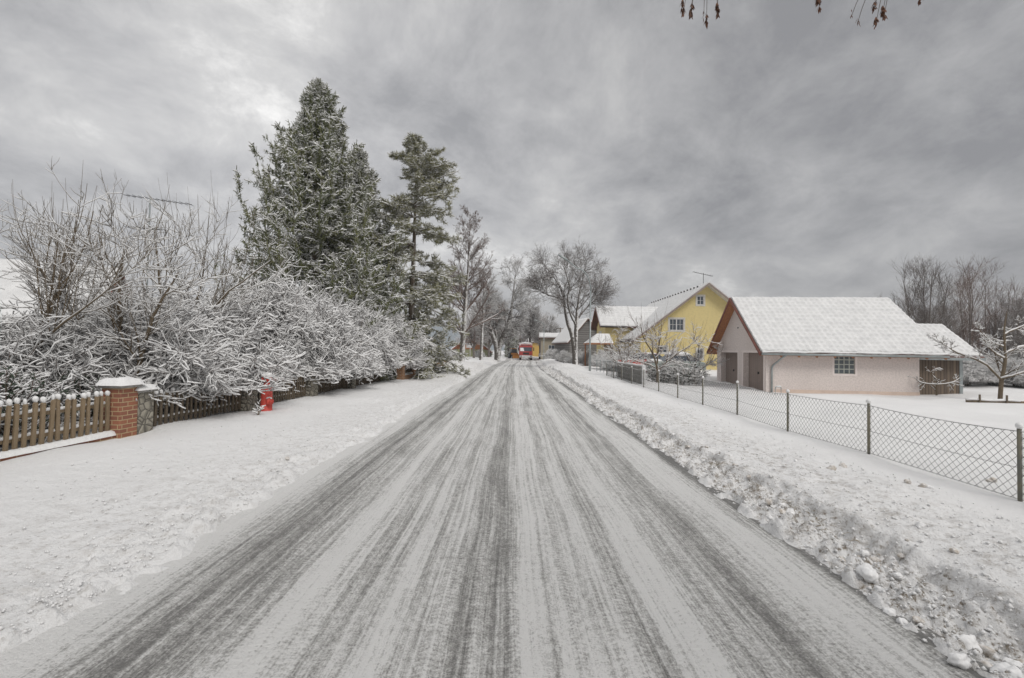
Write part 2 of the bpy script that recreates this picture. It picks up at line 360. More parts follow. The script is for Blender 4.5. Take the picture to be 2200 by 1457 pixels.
class MB:
    def __init__(s): s.v = []; s.f = []
    def add(s, vs, fs):
        n = len(s.v); s.v += [tuple(v) for v in vs]; s.f += [tuple(i + n for i in f) for f in fs]; return s
    def box(s, a, b):
        x0, x1 = sorted((a[0], b[0])); y0, y1 = sorted((a[1], b[1])); z0, z1 = sorted((a[2], b[2]))
        return s.add([(x0, y0, z0), (x1, y0, z0), (x1, y1, z0), (x0, y1, z0), (x0, y0, z1), (x1, y0, z1), (x1, y1, z1), (x0, y1, z1)],
              [(0, 3, 2, 1), (4, 5, 6, 7), (0, 1, 5, 4), (1, 2, 6, 5), (2, 3, 7, 6), (3, 0, 4, 7)])
    def prism(s, pts, off):
        """closed polygon pts (3d) extruded by vector off"""
        n = len(pts); off = Vector(off); p = [Vector(q) for q in pts]
        return s.add(p + [q + off for q in p], [tuple(range(n))[::-1], tuple(range(n, 2 * n))] + [(i, (i + 1) % n, n + (i + 1) % n, n + i) for i in range(n)])
    def tube(s, pts, r, sides=8, cap=True):
        pts = [Vector(p) for p in pts]; n = len(pts)
        rr = r if isinstance(r, (list, tuple)) else [r] * n
        base = len(s.v); vs = []
        t0 = (pts[-1] - pts[0]).normalized(); ref = Vector((0, 0, 1)) if abs(t0.z) < 0.9 else Vector((1, 0, 0))
        for i in range(n):
            t = (pts[min(i + 1, n - 1)] - pts[max(i - 1, 0)]).normalized()
            u = t.cross(ref).normalized(); w = u.cross(t)
            for k in range(sides):
                a = 2 * PI * k / sides
                vs.append(pts[i] + rr[i] * (math.cos(a) * u + math.sin(a) * w))
        fs = [(i * sides + k, i * sides + (k + 1) % sides, (i + 1) * sides + (k + 1) % sides, (i + 1) * sides + k) for i in range(n - 1) for k in range(sides)]
        if cap: fs += [tuple(range(sides))[::-1], tuple((n - 1) * sides + k for k in range(sides))]
        return s.add(vs, fs)
    def blob(s, c, r, seed=0, nu=10, nv=6, am=0.18):
        rx, ry, rz = r if isinstance(r, tuple) else (r, r, r)
        rnd = random.Random(seed); vs = []
        for j in range(nv + 1):
            th = PI * j / nv
            for i in range(nu):
                ph = 2 * PI * i / nu; q = 1 + rnd.uniform(-am, am)
                vs.append((c[0] + rx * q * math.sin(th) * math.cos(ph), c[1] + ry * q * math.sin(th) * math.sin(ph), c[2] + rz * (1 + rnd.uniform(-am, am) * .5) * math.cos(th)))
        fs = [(j * nu + i, (j + 1) * nu + i, (j + 1) * nu + (i + 1) % nu, j * nu + (i + 1) % nu) for j in range(nv) for i in range(nu)]
        return s.add(vs, fs)
    def build(s, name, mat, parent=None, smooth=False, bevel=0.0):
        me = bpy.data.meshes.new(name); me.from_pydata(s.v, [], s.f); me.materials.append(mat)
        me.polygons.foreach_set('use_smooth', np.full(len(me.polygons), smooth, dtype=bool)); me.update()
        o = bpy.data.objects.new(name, me); COL.objects.link(o)
        if parent is not None: o.parent = parent
        if bevel:
            md = o.modifiers.new('bevel', 'BEVEL'); md.width = bevel; md.segments = 2; md.limit_method = 'ANGLE'
        return o

# ------------------------------------------------------------------ ground
def xc(y):
    """the road's middle line: straight, then a little right, then bending left far off"""
    y = np.asarray(y, float)
    return 1.0 * ss((y - 42) / 34) - 0.0016 * np.maximum(y - 88, 0) ** 2
MOUNDS = [(-4.4, 36.5, .55, 2.3, 4.5), (-3.4, 44, .30, 1.2, 5), (-3.2, 61, .35, 1.0, 4), (-4.8, 52, .4, 1.5, 5), (4.7, 33, .30, 1.0, 2.2), (3.9, 38, .34, 1.1, 3.0), (3.3, 30.5, .18, .7, 2.0),
          (5.3, 43, .35, 1.3, 3), (4.2, 50, .35, 1.4, 5), (4.9, 60, .4, 1.5, 6), (-3.6, 27.5, .22, 1.0, 3), (-4.2, 30, .2, 1.2, 2.0), (3.7, 26, .14, .6, 2)]
def H(x, y, fine=True):
    x = np.asarray(x, float); y = np.asarray(y, float); x, y = np.broadcast_arrays(x, y)
    xr = x - xc(y)
    near = ss((14 - y) / 8)
    e1 = .10 * vn(y * .9, 0 * y, 1) + .06 * vn(y * 3.5, x * 3, 2) + .04 * vn(y * 11, x * 11, 7)
    e2 = .12 * vn(y * .8, 0 * y, 3) + .06 * vn(y * 3.1, 0 * y, 4)
    e3 = .12 * vn(y * 1.1, 0 * y, 5) + .07 * vn(y * 4.2, x * 4.0, 6) + .03 * vn(y * 13, x * 13, 8)
    dl = -2.70 + e1 - xr; dr = xr - 2.50 - e2; dc = xr - 3.02 - e3
    z = -0.05 + 0 * x
    z = z + .12 * ss((dl + .1) / .35) + .07 * ss((dl - .6) / 2.6)
    z = z + .08 * ss((dr + .12) / .25) + (.14) * ss(dc / .13) - .10 * ss((xr - 3.9) / 1.7)
    # gardens: level on the left, the yard by the garage lies lower
    z = z - .36 * ss((xr - 6.0) / 4.5) * ss((36 - y) / 8)
    far = ss((y - 20) / 15)
    z = z + far * .06 * (ss(dl / 1.) + ss(dc / .5))
    for (mx, my, mh, sx, sy) in MOUNDS:
        z = z + mh * np.exp(-((x - mx) / sx) ** 2 - ((y - my) / sy) ** 2) * (ss((dl + .1) / .5) + ss((dr + .1) / .5))
    side = ss(dl / .1) + ss(dr / .08)
    if fine:
        z = z + ss((x - 6.2) / 1.5) * ss((60 - y) / 20) * (.07 * vn(x * .33, y * .45, 81) + .03 * vn(x * .9, y * 1.3, 82))
        z = z + side * (.035 * vn(x * .9, y * .9, 9) + .012 * fbm(x * 3, y * 3, 11, 3))
        # crumbs along the left edge of the carriageway
        bl = np.exp(-((dl - .35) / .45) ** 2)
        z = z + bl * .08 * np.maximum(fbm(x * 9, y * 9, 21, 3, .6), 0) * 1.4 + bl * .025 * vn(x * 3.3, y * 3.3, 22)
        # broken rubble strip and scattered spray on the right
        br = ss(dr / .08) * ss((-dc + .06) / .12)
        rub = fbm(x * 8, y * 7, 31, 4, .65)
        z = z + br * (.15 * np.maximum(rub, -.2) + .04 * vn(x * 3, y * 3, 33) + .02 * vn(x * 26, y * 22, 35))
        pl = ss(dc / .2) * ss((5.6 - xr) / 1.2)
        z = z + pl * (.040 * np.maximum(fbm(x * 11, y * 11, 41, 3, .6), -.05) + .018 * fbm(x * 4, y * 4, 45, 2))
        z = z + np.exp(-((dc - .05) / .22) ** 2) * (.05 * vn(x * 5, y * 4, 51) + .035 * fbm(x * 14, y * 12, 53, 3, .6))
        lp = ss((dl - .6) / .5) * ss((6.3 + xr) / .8)
        z = z + lp * .030 * np.maximum(fbm(x * 10, y * 10, 61, 3, .6) - .1, 0)
    return z
def Hs(x, y): return float(H(np.array([x]), np.array([y]))[0])
def gnd(px, py, Y, dz=0.0):
    p = at(px, py, Y); return Vector((p.x, Y, Hs(p.x, Y) + dz))
def axis_x():
    a = [-900, -600, -400, -260, -170, -110, -80, -60, -46, -36, -28]
    a += list(np.arange(-22, -7.0, .5)) + list(np.arange(-7.0, -4.6, .06)) + list(np.arange(-4.6, -2.3, .026)) + list(np.arange(-2.3, 2.3, .4))
    a += list(np.arange(2.3, 3.9, .018)) + list(np.arange(3.9, 6.2, .035)) + list(np.arange(6.2, 12, .25)) + list(np.arange(12, 30, .4)) + [33, 38, 46, 60, 85, 120, 180, 260, 400, 600, 900]
    return np.array(a)
def axis_y():
    a = list(np.arange(-14, 1.2, .35)); y = 1.2
    while y < 45: a.append(y); y += max(.02, y * .0095)
    while y < 1500: a.append(y); y *= 1.045
    return np.array(a)
def grid_mesh(name, X, Y, Z, mat):
    nx, ny = X.shape[1], X.shape[0]
    V = np.stack([X, Y, Z], -1).reshape(-1, 3)
    i = np.arange(ny - 1)[:, None] * nx + np.arange(nx - 1)[None, :]
    Q = np.stack([i, i + 1, i + nx + 1, i + nx], -1).reshape(-1, 4)
    return mesh_arrays(name, V, Q, mat)
ax, ay = axis_x(), axis_y()
GX, GY = np.meshgrid(ax, ay)
GX = GX + xc(GY) * np.exp(-(GX / 12.0) ** 2)          # columns follow the road
GZ = H(GX, GY)
g = grid_mesh('ground', GX, GY, GZ, GROUND); tag(g, kind='structure')
xr = GX - xc(GY)
dirt = (ss((xr - 2.45) / .15) * ss((5.3 - xr) / 2.0) * (.62 + .75 * np.exp(-((xr - 2.75) / .3) ** 2)) * (1 - .5 * np.exp(-((xr - 3.35) / .2) ** 2))) \
       + .30 * ss((-2.6 - xr) / .2) * ss((xr + 5.6) / 2.2)
dirt = np.clip(dirt, 0, 1) * ss((150 - GY) / 60)
at_ = g.data.attributes.new('dirt', 'FLOAT', 'POINT'); at_.data.foreach_set('value', dirt.ravel().astype(np.float32))

rx = np.arange(-3.3, 3.05, .035); ry = ay[(ay > -14) & (ay < 220)]
RX, RY = np.meshgrid(rx, ry)
rz = np.zeros_like(RX)
for c, w in ((-2.45, .22), (-1.78, .16), (-1.05, .16), (-.14, .17), (.82, .14), (1.58, .22)):
    rz -= .014 * np.exp(-((RX + .12 * vn(RY * .15, 0 * RY, 77) - c) / w) ** 2)
rz += .006 * fbm(RX * 9, RY * .8, 71, 3) + .005 * fbm(RX * 14, RY * 12, 73, 3)
rz -= .07 * ss((np.abs(RX + .1) - 2.65) / .3)
road = grid_mesh('road', RX + xc(RY), RY, rz + .012, ROAD); tag(road, kind='structure')
la = road.data.attributes.new('lane', 'FLOAT_VECTOR', 'POINT')
la.data.foreach_set('vector', np.stack([RX, RY, 0 * RX], -1).ravel().astype(np.float32))

# far hill on the left
hx = np.linspace(-420, 60, 60); hy = np.linspace(0, 1, 12)
HX, HV = np.meshgrid(hx, hy)
top = 58 * ss((HX + 430) / 120) * ss((20 - HX) / 150) + 4 * vn(HX * .03, 0 * HX, 5)
grid_o = grid_mesh('hills', HX, 900 + 260 * HV, top * np.sin(HV * PI * .55) / 1.0 - 1, HILLM); tag(grid_o, kind='structure')

# ------------------------------------------------------------------ branches
def norm(v): return v / np.maximum(np.linalg.norm(v, axis=-1, keepdims=True), 1e-9)
def resample(pts, n):
    pts = np.array([tuple(p) for p in pts], float)
    d = np.r_[0, np.cumsum(np.linalg.norm(np.diff(pts, axis=0), axis=1))]; t = np.linspace(0, d[-1], n)
    # smooth by Catmull-like cubic through chord interpolation
    out = np.stack([np.interp(t, d, pts[:, k]) for k in range(3)], 1)
    for _ in range(2): out[1:-1] = .25 * out[:-2] + .5 * out[1:-1] + .25 * out[2:]
    return out
def tubes(P, Rd, sides):
    """P (B,n,3), Rd (B,n) -> verts, quads"""
    B, n, _ = P.shape
    T = norm(np.gradient(P, axis=1))
    m = norm(T.mean(1))
    ref = np.where(np.abs(m[:, 2:3]) > .88, np.array([[1., 0, 0]]), np.array([[0, 0, 1.]]))
    U = norm(np.cross(T, ref[:, None, :])); W = np.cross(U, T)
    a = np.arange(sides) * 2 * PI / sides + PI / 2
    V = P[:, :, None, :] + Rd[:, :, None, None] * (np.cos(a)[None, None, :, None] * U[:, :, None, :] + np.sin(a)[None, None, :, None] * W[:, :, None, :])
    V = V.reshape(-1, 3)
    b = np.arange(B)[:, None, None] * (n * sides); i = np.arange(n - 1)[None, :, None] * sides; k = np.arange(sides)[None, None, :]
    k2 = (k + 1) % sides
    q = np.stack([b + i + k, b + i + k2, b + i + sides + k2, b + i + sides + k], -1).reshape(-1, 4)
    return V, q
def join(parts):
    Vs, Qs, o = [], [], 0
    for V, q in parts: Vs.append(V); Qs.append(q + o); o += len(V)
    return np.concatenate(Vs), np.concatenate(Qs)
def grow(P, Rd, k, t0, t1, ang, angs, lr, lrs, up, wig, n, rr, rng, rend=.4, flat=False, labs=None, rmin=.0, tip=.55, env=None):
    B, m, _ = P.shape
    idx = np.repeat(np.arange(B), k); N = len(idx)
    t = rng.uniform(t0, t1, N) * (m - 1); i0 = np.minimum(t.astype(int), m - 2); f = (t - i0)
    p = P[idx, i0] * (1 - f)[:, None] + P[idx, i0 + 1] * f[:, None]
    T = norm(P[idx, i0 + 1] - P[idx, i0]); r = Rd[idx, i0] * (1 - f) + Rd[idx, i0 + 1] * f
    L = np.linalg.norm(np.diff(P, axis=1), axis=2).sum(1)[idx]
    rnd = rng.normal(size=(N, 3))
    if flat: rnd[:, 2] *= .25
    perp = norm(rnd - (rnd * T).sum(1, keepdims=True) * T)
    A = np.radians(ang + angs * rng.normal(size=N))[:, None]
    d = norm(np.cos(A) * T + np.sin(A) * perp)
    ln = (L * lr if labs is None else labs) * (1 + lrs * rng.uniform(-1, 1, N)) * (1 - tip * t / (m - 1))
    out = np.zeros((N, n, 3)); out[:, 0] = p
    for j in range(1, n):
        d = norm(d + np.array([0, 0, up]) + wig * rng.normal(size=(N, 3)))
        out[:, j] = out[:, j - 1] + d * (ln / (n - 1))[:, None]
    if env is not None:
        c, q = np.array(env[0]), np.array(env[1]); f = np.ones(N)
        for _ in range(6):
            w = np.linalg.norm((p + (out[:, -1] - p) * f[:, None] - c) / q, axis=1)
            f = np.where(w > 1.0 + .08 * rng.normal(size=N), f * .8, f)
        f = np.maximum(f, .3); out = p[:, None] + (out - p[:, None]) * f[:, None, None]
    r0 = np.maximum(np.minimum(r * rr, r), rmin)
    ro = r0[:, None] * np.linspace(1, rend, n)[None, :]
    return out, ro
def snow_tubes(P, Rd, rng, k=1.15, add=.006, lift=.8, sides=4, cut=.35):
    T = norm(np.gradient(P, axis=1)); hz = np.sqrt(np.clip(1 - T[..., 2] ** 2, 0, 1))
    hz = np.clip((hz - cut) / (1 - cut), 0, 1) ** .6
    v = hz * rng.uniform(.55, 1.25, hz.shape)
    rs = (Rd * k + add) * v
    Ps = P.copy(); Ps[..., 2] += (Rd * .5 + rs * lift) * (hz > 0)
    return tubes(Ps, rs, sides)
def tree_obj(root, trunk, branches, rng, tmat, bmat, snow=(1.15, .006), sides=(8, 4), snow_levels=99, trunk_name='trunk', crown_name='branches'):
    if trunk: mesh_arrays(trunk_name, *join([tubes(P, r, sides[0]) for P, r in trunk]), tmat, root)
    cr = mesh_arrays(crown_name, *join([tubes(P, r, (5 if i == 0 else sides[1] if i == 1 else 3)) for i, (P, r) in enumerate(branches)]), bmat, root)
    if snow:
        src = (trunk + branches)[:snow_levels + 1]
        mesh_arrays('snow_cover', *join([snow_tubes(P, r, rng, snow[0], snow[1], cut=(snow[2] if len(snow) > 2 else .35), sides=4 if len(P) < 3000 else 3) for P, r in src]), SNOW, root)
    return root

# ------- arching garden shrubs
def make_shrub(seed, hgt=3.6, rad=2.2, stems=34, dens=1.0, mat=None):
    rng = np.random.default_rng(seed)
    root = empty('snowy_shrub')
    n = 9; az = rng.uniform(0, 2 * PI, stems); sp = rng.uniform(.15, 1.0, stems) ** .7
    hh = hgt * rng.uniform(.6, 1.0, stems) * (1.05 - .45 * sp)
    rr = rad * sp * rng.uniform(.8, 1.2, stems)
    s = np.linspace(0, 1, n)[None, :]
    rad_ = rr[:, None] * s ** 1.25
    z = hh[:, None] * (1.55 * s - .62 * s ** 2 * (1 + .75 * sp[:, None] * s))
    P = np.stack([np.cos(az)[:, None] * rad_ + rng.uniform(-.25, .25, stems)[:, None], np.sin(az)[:, None] * rad_ + rng.uniform(-.25, .25, stems)[:, None], z], -1)
    P[:, 1:] += rng.normal(size=P[:, 1:].shape) * .045
    Rd = np.linspace(.026, .009, n)[None, :] * rng.uniform(.7, 1.3, stems)[:, None]
    b1 = grow(P, Rd, int(16 * dens), .12, 1, 42, 14, .42, .4, -.02, .16, 8, .6, rng, labs=hgt * .34, tip=.35, rmin=.009)
    b2 = grow(*b1, 8, .1, 1, 48, 16, .5, .4, -.02, .20, 6, .65, rng, labs=.66, tip=.3, rmin=.006)
    b3 = grow(*b2, 3, .12, 1, 48, 18, .5, .4, 0.0, .2, 4, .8, rng, labs=.36, tip=.3, rmin=.0045)
    for b in (b1, b2, b3):
        rd_ = np.linalg.norm(b[0][..., :2], axis=-1)
        lo = .12 + .74 * ss((rd_ - .45) / .7) * np.clip(1 - .27 * np.abs(rng.normal(size=(len(b[0]), 1))), .1, 1)
        zz0 = b[0][..., 2]; b[0][..., 2] = np.where(zz0 < lo, np.maximum(lo - .30 * (lo - zz0), .1), zz0)
    tree_obj(root, [(P, Rd)], [b1, b2, b3], rng, mat or BARK, TWIG, snow=(1.45, .018, .1), sides=(6, 4), trunk_name='stems', crown_name='twigs')
    return root
# ------- generic bare tree from hand-laid main limbs
def make_tree(name, mains, radii, levels, seed, tmat, bmat, snow, ntr=10, cname='branches', slv=99, rk=1.0):
    """mains: list of polylines (world-ish local metres); levels: list of grow() dicts"""
    rng = np.random.default_rng(seed)
    root = empty(name)
    P = np.stack([resample(m, ntr) for m in mains]); P[:, 1:] += rng.normal(size=P[:, 1:].shape) * .0022 * np.linalg.norm(P[0, -1] - P[0, 0])
    Rd = np.stack([np.interp(np.linspace(0, 1, ntr), np.linspace(0, 1, len(r)), r) for r in radii]) * rk; Rd[:, -1] *= .3
    # feeding: level list
    cur = (P, Rd); br = []
    for lv in levels:
        lv = dict(lv); src = lv.pop('src', None)
        base = cur if src is None else ((P, Rd) if src == 0 else br[src - 1])
        cur = grow(*base, rng=rng, **lv); br.append(cur)
    tree_obj(root, [(P, Rd)], br, rng, tmat, bmat, snow, sides=(10, 4), crown_name=cname, snow_levels=slv)
    return root
def L(k, t0, t1, ang, angs, lr, lrs, up, wig, n, rr, **kw):
    return dict(k=k, t0=t0, t1=t1, ang=ang, angs=angs, lr=lr, lrs=lrs, up=up, wig=wig, n=n, rr=rr, **kw)
def place(o, x, y, dz=0.0, rz=0.0, s=1.0, label=None, cat=None, group=None, sz=None):
    o.location = (x, y, Hs(x, y) + dz - .03); o.rotation_euler = (0, 0, rz); o.scale = (s, s, sz or s)
    return tag(o, label, cat, group)

# ---- the left garden: overhanging shrubs
protos = [make_shrub(11, 3.6, 2.3), make_shrub(12, 3.4, 2.1, 30), make_shrub(13, 3.9, 2.4, 36)]
SG = 'snow laden arching shrubs behind the picket fence'
shr = [  # proto, px-ish x, y, scale, scale z, rot, label
 (0, -7.90, 9.9, .82, .80, 0.3, 'snow laden arching shrub drooping over the fence right behind the brick pillar'),
 (1, -8.15, 11.9, .95, 1.0, 1.9, 'big snowy shrub spilling over the fence just left of the red hydrant'),
 (2, -9.9, 11.5, .95, .92, 2.2, 'snowy shrub standing deeper in the garden behind the stone pillar, below the antenna'),
 (0, -7.80, 14.4, .92, 1.06, 4.1, 'bright snowy shrub hanging over the fence just right of the red hydrant'),
 (1, -9.6, 15.8, 1.15, 1.2, 3.3, 'tall snowy shrub under the left skirt of the big spruce'),
 (2, -7.55, 16.6, .90, 1.10, 5.0, 'wide snowy shrub above the second stone pillar'),
 (0, -8.05, 19.3, 1.05, 1.22, .9, 'tall snowy shrub in front of the big spruce trunk'),
 (1, -7.30, 19.6, .92, 1.12, 2.7, 'snowy shrub drooping on the fence over the third stone pillar'),
 (2, -6.95, 22.6, .90, 1.12, 1.4, 'last snowy shrub of the row, in front of the narrow pine'),
 (0, -8.9, 22.2, 1.1, 1.25, 5.5, 'snowy shrub in the gap between spruce and pine'),
 (1, -11.9, 13.4, 1.0, .85, .2, 'snowy shrub at the back of the garden under the television antenna'),
 (2, -9.3, 8.6, .75, .70, 3.0, 'snowy shrub behind the near pickets, left of the brick pillar'),
 (1, -10.6, 9.4, .85, .70, 5.3, 'snowy shrub between the two apple trees at the left edge'),
]
used = set()
for (pi_, x, y, s, szz, rz_, lab) in shr:
    o = protos[pi_] if pi_ not in used else copy_tree(protos[pi_]); used.add(pi_)
    place(o, x, y, 0, rz_, s, lab, 'shrub', SG, szz)
# hedge behind the near pickets
def make_hedge(seed, Lx, Ly, Hh, nb=90):
    rng = np.random.default_rng(seed); root = empty('snowy_hedge')
    P0 = np.stack([rng.uniform(-Lx / 2, Lx / 2, nb), rng.uniform(-Ly / 2, Ly / 2, nb), np.zeros(nb)], -1)
    n = 6; s = np.linspace(0, 1, n)[None, :, None]
    d = norm(np.stack([rng.normal(size=nb) * .35, rng.normal(size=nb) * .35, np.ones(nb)], -1))
    P = P0[:, None, :] + d[:, None, :] * s * Hh * rng.uniform(.75, 1.05, nb)[:, None, None]
    P[:, 1:] += rng.normal(size=P[:, 1:].shape) * .03
    Rd = np.linspace(.012, .006, n)[None, :] * np.ones((nb, 1))
    b1 = grow(P, Rd, 12, .1, 1, 55, 15, .5, .4, .05, .15, 4, .8, rng, labs=.36, tip=.3, rmin=.006)
    b2 = grow(*b1, 5, .1, 1, 50, 20, .5, .4, 0, .2, 3, .9, rng, labs=.18, tip=.2, rmin=.006)
    tree_obj(root, [(P, Rd)], [b1, b2], rng, TWIG, TWIG, snow=(1.1, .010), sides=(4, 3), trunk_name='stems', crown_name='twigs')
    lf = grow(*b1, 5, .0, 1, 60, 20, .5, .4, -.1, .1, 2, 1, rng, labs=.09, tip=.0, rmin=.016, rend=.2)
    mesh_arrays('leaves', *tubes(*lf, 3), HEDGE, root)
    return root
hd = make_hedge(3, 4.6, .9, 1.05)
place(hd, -7.75, 5.6, 0, R(88), 1, 'low dense snowy hedge right behind the near pickets', 'hedge', 'clipped hedges in the left garden')
# apple trees
TG = 'bare fruit trees in the left garden'
SH = lambda k, ln, src=None: dict(L(k, .25, 1, 35, 14, .5, .45, .38, .035, 6, .5, rmin=.0055, labs=ln, tip=.2), **({} if src is None else {'src': src}))
lv = [L(7, .25, .98, 45, 12, .40, .3, .10, .08, 8, .5, labs=1.6, tip=.3), L(6, .12, 1, 45, 14, .5, .4, .08, .10, 6, .6, rmin=.006, labs=.9, tip=.3), L(4, .15, 1, 42, 14, .5, .4, .10, .11, 5, .7, rmin=.0045, labs=.45), SH(3, 1.1, 1), SH(8, 1.5, 0)]
t1 = make_tree('apple_tree', [[(0, 0, 0), (.05, 0, .9), (.4, .1, 1.8), (.7, .2, 3.0), (.75, .3, 4.3)], [(0, 0, 0), (-.05, 0, .8), (-.5, -.1, 1.7), (-1.1, 0, 3.0), (-1.4, 0, 4.3)], [(.3, 0, 1.5), (.9, -.3, 2.0), (1.7, -.5, 2.6), (2.3, -.5, 3.2)], [(0, 0, 1.0), (.3, .4, 1.9), (.1, 1.0, 2.8), (.1, 1.3, 3.9)]],
              [(.13, .10, .07, .03), (.12, .09, .06, .025), (.06, .045, .03, .015), (.08, .06, .04, .02)], lv, 21, BARK, BARK, (1.0, .007), rk=.5, slv=3)
p = at(20, 800, 8.2); place(t1, p.x, 8.2, 0, .2, .88, 'old bare apple tree with a forked trunk at the left edge', 'tree', TG)
lv2 = [L(8, .3, .98, 42, 12, .42, .3, .10, .10, 8, .5, labs=1.3, tip=.3), L(6, .12, 1, 45, 14, .5, .4, .06, .12, 6, .6, rmin=.007, labs=.75, tip=.3), L(4, .15, 1, 42, 14, .5, .4, .08, .13, 5, .7, rmin=.005, labs=.42), SH(2, .8, 1)]
t2 = make_tree('fruit_tree', [[(0, 0, 0), (-.1, 0, .9), (.05, .1, 1.8), (-.05, .1, 2.7), (.05, .1, 3.5)], [(0, 0, .2), (.3, 0, .5), (.55, 0, 1.2), (.7, 0, 2.2), (1.1, .2, 3.1)], [(0, 0, 1.0), (-.4, 0, 1.6), (-.8, 0, 2.2), (-1.3, 0, 2.6)]],
              [(.075, .06, .045, .02), (.06, .05, .035, .015), (.04, .03, .02, .012)], lv2, 22, BARK, BARK, (1.0, .008), rk=.8, slv=3)
p = at(243, 800, 8.9); place(t2, p.x, 8.9, 0, 0, 1.0, 'slim greenish fruit tree directly above the brick pillar', 'tree', TG)
lv3 = [L(7, .25, .98, 40, 12, .40, .3, .12, .08, 8, .5, labs=1.9, tip=.35), L(6, .12, 1, 42, 14, .5, .4, .10, .10, 6, .6, rmin=.007, labs=1.0, tip=.3), L(4, .15, 1, 40, 14, .5, .4, .12, .11, 5, .7, rmin=.0045, labs=.5), SH(3, 1.3, 1), SH(8, 1.9, 0)]
t3 = make_tree('fruit_tree', [[(0, 0, 0), (0, 0, 1.2), (-.2, .1, 2.4), (-.4, .1, 3.8), (-.6, .1, 5.2)], [(0, 0, 1.0), (.4, 0, 2.0), (.9, 0, 3.2), (1.0, 0, 4.6)], [(0, 0, 1.2), (.8, -.2, 2.2), (1.8, -.2, 3.3), (3.0, -.2, 4.2)], [(0, 0, 1.4), (-.8, 0, 2.2), (-1.7, 0, 3.2), (-2.6, 0, 3.7)]],
              [(.12, .09, .06, .02), (.09, .07, .05, .02), (.08, .06, .04, .02), (.07, .05, .03, .015)], lv3, 23, BARK, BARK, (1.0, .008), rk=.5, slv=3)
p = at(360, 780, 11.8); place(t3, p.x, 11.8, 0, 0, .90, 'tall fruit tree with upright shoots crossing the television antenna', 'tree', TG)

